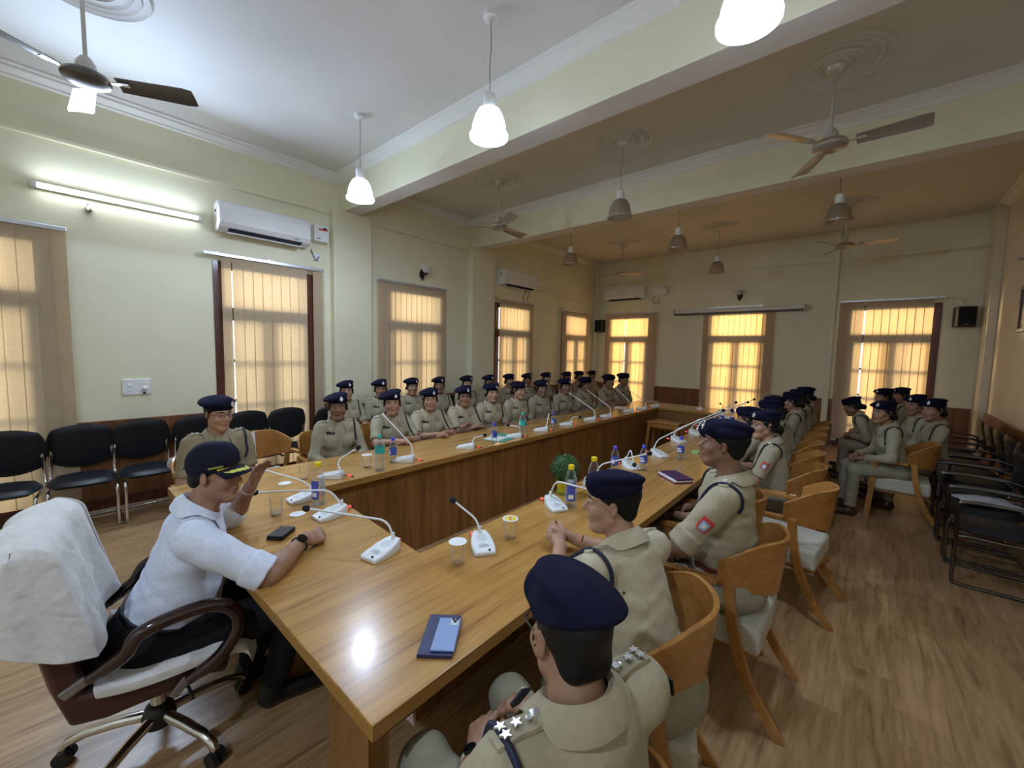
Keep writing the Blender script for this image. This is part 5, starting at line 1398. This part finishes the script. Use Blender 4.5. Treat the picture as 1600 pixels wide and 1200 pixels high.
# ================================================================ conference microphones
M_MIC = mat('mic_white', (.74, .76, .76), .35); M_FOAM = mat('mic_foam', (.010, .010, .011), .95); M_GRIL = mat('mic_grille', (.60, .62, .62), .5)
M_REDC = emit('red_plug', (.85, .10, .07), .35); M_INK = mat('grey_print', (.30, .32, .33), .6)  # plug red carries a slight glow of its own, put into the colour
def mic(label, x, y, rz, tip, bend, foam=True, group='white conference microphones', low=False):
    """tip, bend: room-frame offsets from the base centre"""
    t = thing('desk_microphone', label, 'microphone', (x, y, .76), rz, group)
    out = [(-.030,-.085),(.030,-.085),(.045,-.055),(.054,-.01),(.056,.045),(.048,.085),(-.048,.085),(-.056,.045),(-.054,-.01),(-.045,-.055)]
    zt = lambda yy: .020+.034*(.085-yy)/.17
    b = MB(); n = len(out); b.add([(px*.97,py*.97,0) for px,py in out]+[(px,py,zt(py)*.75) for px,py in out]+[(px*.90,py*.95,zt(py)) for px,py in out],
        [tuple(range(n))[::-1]]+[(i,(i+1)%n,n+(i+1)%n,n+i) for i in range(n)]+[(n+i,n+(i+1)%n,2*n+(i+1)%n,2*n+i) for i in range(n)]+[tuple(range(2*n,3*n))])
    b.build('base', M_MIC, t, True, bevel=.003, angle=30)
    Zs = lambda px, py: (px, py, zt(py)+.0006)
    b = MB(); b.add([Zs(.027*math.cos(2*PI*i/20), -.022+.027*math.sin(2*PI*i/20)) for i in range(20)], [tuple(range(20))]); b.build('speaker_grille', M_GRIL, t)
    if not low:
        for q, (w, yy) in enumerate(((.024,.022),(.05,.031),(.044,.038),(.05,.045))):
            MB().add([Zs(-w/2,yy),Zs(w/2,yy),Zs(w/2,yy+.0022),Zs(-w/2,yy+.0022)], [(0,1,2,3)]).build('printed_line', M_INK, t)
    b = MB(); b.lathe([(.0,.004),(.0045,.004),(.006,0),(0,0)], Zs(-.02,.073), 10); b.build('talk_button', M_FOAM, t)
    c, s = math.cos(-rz), math.sin(-rz); L = lambda v: Vector((v[0]*c-v[1]*s, v[0]*s+v[1]*c, v[2]))
    root = Vector((0,-.066,.048)); B_ = L(bend); T_ = L(tip)
    d1 = (T_-B_).normalized(); up = Vector((0,0,1))
    k = min(.05, (B_-root).length*.6)
    d0 = (B_-root).normalized()
    P = [root, B_-d0*k]
    for q in (.15,.35,.5,.65,.85):
        P.append((B_-d0*k)*(1-q)**2+B_*2*q*(1-q)+(B_+d1*k)*q*q)
    P += [B_+d1*k, T_]
    MB().tube(P, .0052, 10).build('gooseneck', M_MIC, t, True)
    MB().lathe([(0,-.01),(.015,-.01),(.0085,.012),(.0065,.03),(0,.03)], tuple(root), 14).build('neck_collar', M_MIC, t, True)
    if foam:
        q = d1.to_track_quat('Z', 'Y').to_matrix(); b = MB(); b.ball(T_+d1*.012, (.0165,.0165,.021), 14, 9, 0, q); b.build('foam_windscreen', M_FOAM, t, True)
    else:
        MB().tube([T_-d1*.005, T_+d1*.04], .0072, 10).build('microphone_head', M_MIC, t, True)
    MB().tube(smooth_path([(.012,-.082,.018),(.022,-.105,.014),(.03,-.13,.008),(.036,-.152,.005)], 4), .0045, 6).build('cable', M_BLACK, t, True)
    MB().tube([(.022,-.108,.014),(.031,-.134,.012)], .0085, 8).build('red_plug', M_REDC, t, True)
    return t
RR, LR = R(-118), R(127)
def pm(label, bx, by, rz, tip, bend=None, **k):
    rx, ry = .066*math.sin(rz), -.066*math.cos(rz)
    bend = bend or (rx, ry, .13)
    return mic(label, bx, by, rz, tip, (bend[0], bend[1], bend[2]), **k)
def tipat(bx, by, px): return (px[0]-bx, px[1]-by, px[2]-.76)
pm('white gooseneck microphone on the head table closest to us, tip towards the white shirt', -1.63, .985, R(190), (-.385,-.165,.155), (-.03,.05,.135))
pm('white gooseneck microphone on the head table under the fist of the man in white', -2.215, 1.02, R(182), (-.27,-.28,.14), (-.05,.02,.135))
pm('white gooseneck microphone on the head table left of the yellow capped bottle', -2.575, 1.015, R(178), (-.36,-.10,.135), (-.05,.03,.10), foam=False)
pm('white microphone with short bent neck beside the white covered glass, nearest on the right wing', -1.345, 1.345, RR-.1, (-.22,.015,.165), (-.085,.045,.10))
pm('white microphone with a level neck pointing at the officer with clasped hands', -1.395, 2.01, RR, (.27,.02,.16), (-.03,.04,.15))
pm('white microphone standing behind the yellow capped bottles, foam tip to the right', -1.40, 2.58, RR, (.24,.22,.235), (-.05,.06,.13))
pm('white microphone with its neck folded down in a sharp V', -1.45, 3.16, RR, (.085,-.12,.075), (-.02,.03,.155))
pm('white microphone with a long straight neck, just beyond the folded one', -1.44, 3.73, RR, (.25,.22,.335), (-.05,.06,.13), foam=False)
pm('white microphone with the longest slanting neck, near the middle of the right wing', -1.535, 4.50, RR, (.34,.32,.345), (-.05,.06,.12))
for q, (bx, by, tp) in enumerate(((-1.53,5.07,(.35,.05,.32)),(-1.58,5.62,(.26,.30,.33)),(-1.58,6.2,(.30,.2,.30)),(-1.60,6.75,(.3,.15,.3)))):
    pm('white microphone on the far half of the right wing, %s of four from us' % ORD[q], bx, by, RR, tp, (-.05,.06,.11), low=True)
LM = [((-2.89,1.34),(.07,.16,.20),(-.02,.05,.11),True,'nearest on the left wing, neck leaning away from us'), ((-2.90,1.96),(-.19,-.06,.36),(.05,.05,.13),False,'on the left wing with a tall neck before the second policewoman'), ((-2.89,2.645),(.10,.14,.12),(.05,.05,.10),True,'on the left wing with a level neck, third from the near end'),
      ((-2.90,3.36),(-.07,.0,.125),(.05,.055,.115),True,'on the left wing in front of the green folder'), ((-2.92,3.87),(.04,.09,.165),(.05,.055,.09),False,'on the left wing with a straight upright neck'), ((-2.93,4.42),(.13,.10,.11),(.05,.055,.11),True,'on the left wing, sixth from the near end'),
      ((-2.93,5.01),(-.42,.15,.32),(.05,.055,.13),False,'on the left wing with a tall neck raised left, nearer of two alike'), ((-2.925,5.46),(-.46,.26,.33),(.05,.055,.13),False,'on the left wing with a tall neck raised left, farther of two alike'), ((-2.95,6.25),(-.31,.22,.32),(.05,.055,.11),False,'on the left wing, third from its far end'), ((-2.93,6.72),(-.41,.26,.31),(.05,.055,.11),False,'on the left wing, second from its far end'),
      ((-2.90,7.18),(-.12,-.10,.09),(.05,.05,.10),True,'at the far inner corner of the table')]
for q, ((bx, by), tp, bd, fo, lb) in enumerate(LM): pm('white microphone '+lb, bx, by, LR, tp, bd, foam=fo, low=q > 3)
pm('white microphone on the far cross table, left of two', -2.2, 7.45, R(20), (.0,-.12,.15), (0,.03,.11), low=True); pm('white microphone on the far cross table, right of two', -1.85, 7.45, R(10), (.0,-.12,.15), (0,.03,.11), low=True)

# ================================================================ bottles, glasses, covers
M_WATER = clear_mat('water', (.90, .95, .98), .0, .06)
M_YCAP = mat('yellow_cap', (.85, .62, .01), .35); M_BCAP = mat('blue_cap', (.06, .06, .55), .35); M_GCAP = mat('green_cap', (.02, .42, .33), .35)
M_BLAB = mat('blue_label', (.06, .10, .45), .4); M_GLAB = mat('green_label', (.04, .45, .40), .4); M_WLAB = mat('white_label', (.80, .80, .80), .4)
def bottle(kind, label, x, y, rz=0):
    t = thing('water_bottle', label, 'bottle', (x, y, .76), rz, {'y':'yellow capped water bottles','b':'blue capped water bottles','g':'green capped water bottles'}[kind])
    if kind == 'y':
        prof = [(0,0),(.034,0),(.038,.006),(.038,.16),(.036,.175),(.024,.215),(.0145,.232),(.0145,.245)]; H = .245; seg = 8; cap = M_YCAP; cr = .0185
    elif kind == 'g':
        prof = [(0,0),(.034,0),(.037,.006)]+[p for k in range(5) for p in ((.0375,.02+.022*k),(.0345,.031+.022*k))]+[(.0375,.135),(.0375,.19),(.034,.215),(.020,.245),(.0135,.255),(.0135,.265)]; H = .265; seg = 20; cap = M_GCAP; cr = .016
    else:
        prof = [(0,0),(.027,0),(.030,.005),(.030,.04),(.028,.05),(.030,.06),(.030,.135),(.026,.155),(.0145,.178),(.0125,.185),(.0125,.195)]; H = .195; seg = 18; cap = M_BCAP; cr = .0155
    MB().lathe(prof, seg=seg).build('bottle_body', M_PET, t, True, angle=60 if kind != 'y' else 30)
    wl = .62*H; MB().lathe([(0,.004)]+[(r*.95,z) for r, z in prof[1:] if .004 < z < wl]+[(prof[3][0]*.95,wl),(0,wl)], seg=seg).build('water', M_WATER, t, True)
    MB().lathe([(0,H-.012),(cr,H-.012),(cr,H+.012),(cr*.9,H+.014),(0,H+.014)], seg=16).build('cap', cap, t, True)
    def lab(r, z0, z1, a0, a1, m, nm='label'):
        MB().grid([[(r*math.cos(a), r*math.sin(a), z) for z in (z0,z1)] for a in [a0+(a1-a0)*i/16 for i in range(17)]]).build(nm, m, t, True)
    if kind == 'y': lab(.0392, .045, .155, -.9, .5, M_BLAB); lab(.0396, .06, .085, -.6, .2, M_WLAB, 'label_print'); lab(.0392, .045, .155, 2.4, 3.4, M_WLAB)
    elif kind == 'g': lab(.0385, .138, .188, 0, 2*PI, M_GLAB); lab(.0389, .145, .18, -2.6, -1.7, M_WLAB, 'label_print')
    else: lab(.0308, .065, .125, 0, 2*PI, M_BLAB); lab(.0312, .075, .09, -2.8, -1.2, M_WLAB, 'label_print'); lab(.0312, .098, .108, -2.6, -1.4, M_WLAB, 'label_print')
    return t
for kd, lb, x, y, rz in (('y','yellow capped water bottle on the head table before the man in white',-2.435,1.05,-.9),('y','yellow capped water bottle beside the potted ball plant, left of two',-1.337,2.09,-.7),('y','yellow capped water bottle beside the potted ball plant, right of two',-1.335,2.36,2.1),
    ('g','green capped water bottle with ribs on the near left wing',-2.81,1.68,0),('g','green capped water bottle behind the green folder on the left wing',-2.83,3.42,0),
    ('b','small blue capped bottle next to the ribbed green capped one',-2.94,1.88,0),('b','small blue capped bottle left of the green folder',-2.845,2.99,0),('b','small blue capped bottle on the left wing past the upright microphone',-2.90,4.10,.4),
    ('b','small blue capped bottle partly behind the beret of the clasped-hands officer',-1.49,2.96,0),('b','small blue capped bottle before the folded microphone on the right wing',-1.345,3.17,.3),('b','small blue capped bottle near the green note pad on the right wing',-1.25,3.75,.2),
    ('b','small blue capped bottle far along the right wing, left of two',-1.50,6.05,0),('b','small blue capped bottle far along the right wing, right of two',-1.36,6.0,.5)):
    bottle(kd, lb, x, y, rz)
M_COVER = mat('paper_cover', (.80, .81, .82), .6)
def glass(label, x, y, water=False):
    t = thing('drinking_glass', label, 'glass', (x, y, .76), 0, 'clear tumblers')
    MB().lathe([(0,0),(.027,0),(.029,.004),(.034,.098),(.0328,.098),(.0275,.012),(0,.012)], seg=24).build('tumbler', M_GLASS, t, True)
    if water: MB().lathe([(0,.0125),(.0272,.0125),(.0285,.03),(0,.03)], seg=24).build('water', M_WATER, t, True)
def cover(label, x, y, z, printed=0, r=.040):
    o = thing('glass_cover', label, 'glass cover', (x, y, z), .4*x, 'round paper glass covers')
    MB().lathe([(0,0),(r,0),(r,.0022),(0,.0022)], seg=32).build('disc', M_COVER, o)
    if printed:
        MB().add([(r*.78*math.cos(a), r*.78*math.sin(a), .0026) for a in [2*PI*i/24 for i in range(24)]], [tuple(range(24))]).build('print', mat('cover_print_yellow', (.75,.62,.10), .6) if printed == 1 else mat('cover_print_pale', (.72,.62,.60), .6), o)
        for q in range(3): MB().add([(.008*math.cos(a)+.012*(q-1), .005*math.sin(a)+.006*math.cos(q*2), .003) for a in [2*PI*i/12 for i in range(12)]], [tuple(range(12))]).build('print_spot', mat('cover_print_red', (.45,.08,.04), .6), o)
    return o
for lb, x, y, w in (('clear tumbler with a little water on the head table', -2.443, .82, True), ('tumbler under a plain white cover beside the nearest microphone of the right wing', -1.322, 1.17, False), ('tumbler under a yellow printed cover on the right wing', -1.321, 1.518, False),
    ('tumbler under a printed cover on the near left wing', -2.955, 1.655, False), ('empty tumbler behind the raised hand of the man in white', -2.99, 1.19, False), ('tumbler by the left elbow of the man in white', -2.62, .70, True)): glass(lb, x, y, w)
cover('plain white cover on top of a tumbler on the right wing', -1.322, 1.17, .858); cover('yellow printed cover on top of a tumbler on the right wing', -1.321, 1.518, .858, 1); cover('pale printed cover on top of a tumbler on the left wing', -2.955, 1.655, .858, 2)
cover('white paper disc lying by the tumbler with water on the head table', -2.375, .905, .7605); cover('white paper disc lying alone near the left corner of the table', -2.985, 1.06, .7605)

# ================================================================ potted ball plant
t = thing('potted_plant', 'artificial ball topiary in a yellow pot on the inner edge of the right wing', 'potted plant', (-1.502, 2.275, .76))
MB().lathe([(0,0),(.045,0),(.058,.085),(.061,.088),(.061,.092),(.054,.092),(.05,.08),(0,.08)], seg=28).build('pot', mat('yellow_pot', (.62,.50,.02), .4), t, True)
MB().lathe([(0,-.0),(.052,0),(.056,.012),(.049,.013)], seg=28).build('pot_foot', mat('green_pot_base', (.15,.32,.03), .4), t, True)
leafm = mat('topiary_leaf', (.030,.10,.022), .6); r_ = ramp(leafm, noise(leafm, coords(leafm), 120, 2), [(.35,(.012,.045,.012)),(.7,(.07,.19,.04))]); lk(leafm, r_.outputs[0], bsdf(leafm).inputs['Base Color'])
b = MB(); rg = random.Random(5); C0 = Vector((0,0,.165))
for i in range(1500):
    zz = rg.uniform(-1,1); a = rg.uniform(0,2*PI); d = Vector((math.sqrt(1-zz*zz)*math.cos(a), math.sqrt(1-zz*zz)*math.sin(a), zz)); p = C0+d*rg.uniform(.080,.096)
    u = d.orthogonal().normalized(); u = Matrix.Rotation(rg.uniform(0,6.3), 3, d) @ u; v = d.cross(u); tl = rg.uniform(.2,.8); n_ = (d*tl+u*.6).normalized()
    l, w = rg.uniform(.009,.015), rg.uniform(.004,.006)
    b.add([p-v*w*.2, p+n_*l*.5+v*w, p+n_*l, p+n_*l*.5-v*w], [(0,1,2,3)])
b.ball(C0, .080, 20, 14); b.build('foliage', leafm, t, weld=False)

# ================================================================ things lying on the table
def flat(name, label, cat, c, size, rz, m, z=.76, bevel=.002): 
    o = MB().box((-size[0]/2,-size[1]/2,0),(size[0]/2,size[1]/2,size[2])).build(name, m, bevel=bevel); o.location = (c[0], c[1], z); o.rotation_euler = (0,0,rz); return tag(o, label, cat)
rzN = math.atan2(-.147,.122)                                   # long side of the notebook
M_NB = mat('navy_notebook', (.020,.022,.085), .5)
flat('notebook', 'dark navy notebook lying under the light blue phone', 'notebook', (-1.007,.820), (.195,.108,.012), rzN, M_NB)
t = thing('smartphone', 'light blue smartphone lying face down on the navy notebook', 'phone', (-.985,.828,.772), rzN)
MB().box((-.078,-.037,0),(.078,.037,.0085)).build('phone_body', mat('light_blue_phone', (.30,.42,.68), .18, .1), t, bevel=.006)
MB().box((-.079,-.038,.001),(.079,.038,.006)).build('phone_case_edge', mat('blue_phone_case', (.05,.09,.32), .35), t, bevel=.003)
o = MB().box((-.073,.004,.0085),(-.036,.032,.0105)).build('camera_module', mat('camera_plate', (.55,.62,.72), .25), t, bevel=.004)
for x, y in ((-.066,.025),(-.066,.012),(-.054,.0185)):
    MB().lathe([(0,.0108),(.0052,.0108),(.0052,.0128),(.004,.0132),(0,.0132)], (x,y,0), 16).build('camera_lens', M_BLK, o, True)
MB().box((-.045,.0225,.0106),(-.040,.0275,.0115)).build('camera_flash', M_WHITE, o)
t = thing('wallet', 'black folded wallet on the head table by the wristwatch of the man in white', 'wallet', (-2.16,.745,.76), R(-50))
MB().box((-.06,-.04,0),(.06,.04,.012)).build('lower_leaf', M_LEATH, t, bevel=.004); MB().box((-.058,-.038,.013),(.06,.04,.023)).build('upper_leaf', M_LEATH, t, bevel=.004)
rzD = R(-28)
M_PURP = mat('purple_cover', (.045,.012,.075), .4); M_MAR = mat('maroon_cover', (.12,.010,.03), .45)
t = thing('diary', 'purple and maroon diary with white pages on the right wing', 'diary', (-1.075,3.125,.76), R(-38))
MB().box((-.12,-.075,0),(.12,.075,.010)).build('back_cover', M_MAR, t, bevel=.002); MB().box((-.115,-.07,.010),(.115,.07,.022)).build('pages', M_WHITEP, t); MB().box((-.115,-.055,.022),(.118,.075,.032)).build('front_cover', M_PURP, t, bevel=.003)
flat('note_pad', 'small green note pad before the dark-skinned officer', 'note pad', (-1.215,4.12), (.085,.085,.02), R(-30), mat('green_paper', (.33,.50,.20), .6))
t = thing('folder', 'teal green folder with a white sheet on the left wing', 'folder', (-2.98,3.25,.76), R(105))
MB().box((-.20,-.13,0),(.20,.13,.006)).build('cover', mat('teal_folder', (.06,.30,.25), .5), t, bevel=.001); MB().box((-.19,-.06,.006),(.02,.12,.008)).build('paper_sheet', M_WHITEP, t)
flat('paper_sheets', 'white papers before the moustached officer on the left wing', 'paper', (-3.25,6.6), (.21,.30,.006), .3, M_WHITEP)
flat('yellow_folder', 'yellow folder far along the right wing', 'folder', (-1.15,5.95), (.30,.22,.012), .2, mat('yellow_paper', (.62,.42,.04), .5))
t = thing('carry_bag', 'grey-white cloth pouch lying on a black chair by the right wall', 'bag', (.80,5.28,.50), .3)
rows = [[(x*.17, y*.12, .03*(1-x*x)*(1-y*y)+.006*math.sin(x*5+y*4)+.008) for y in (-1,-.6,-.2,.2,.6,1)] for x in (-1,-.7,-.4,-.1,.2,.5,.8,1)]
MB().grid(rows, thick=(0,0,-.012)).build('pouch', cloth('grey_pouch', (.42,.44,.46), .7), t, True); MB().tube(smooth_path([(.17,.05,.01),(.22,0,.015),(.17,-.05,.01)]), .006, 6).build('strap', M_STEEL, t, True)
t = thing('name_card', 'small round white card hanging on the wooden chair behind the officer in glasses', 'card', (-4.02,.63,.78), R(-60))
MB().tube([(0,-.002,0),(0,.002,0)], .045, 20).build('disc', M_COVER, t); MB().box((-.006,-.004,-.004),(.006,-.002,.012)).build('print', M_INK, t)
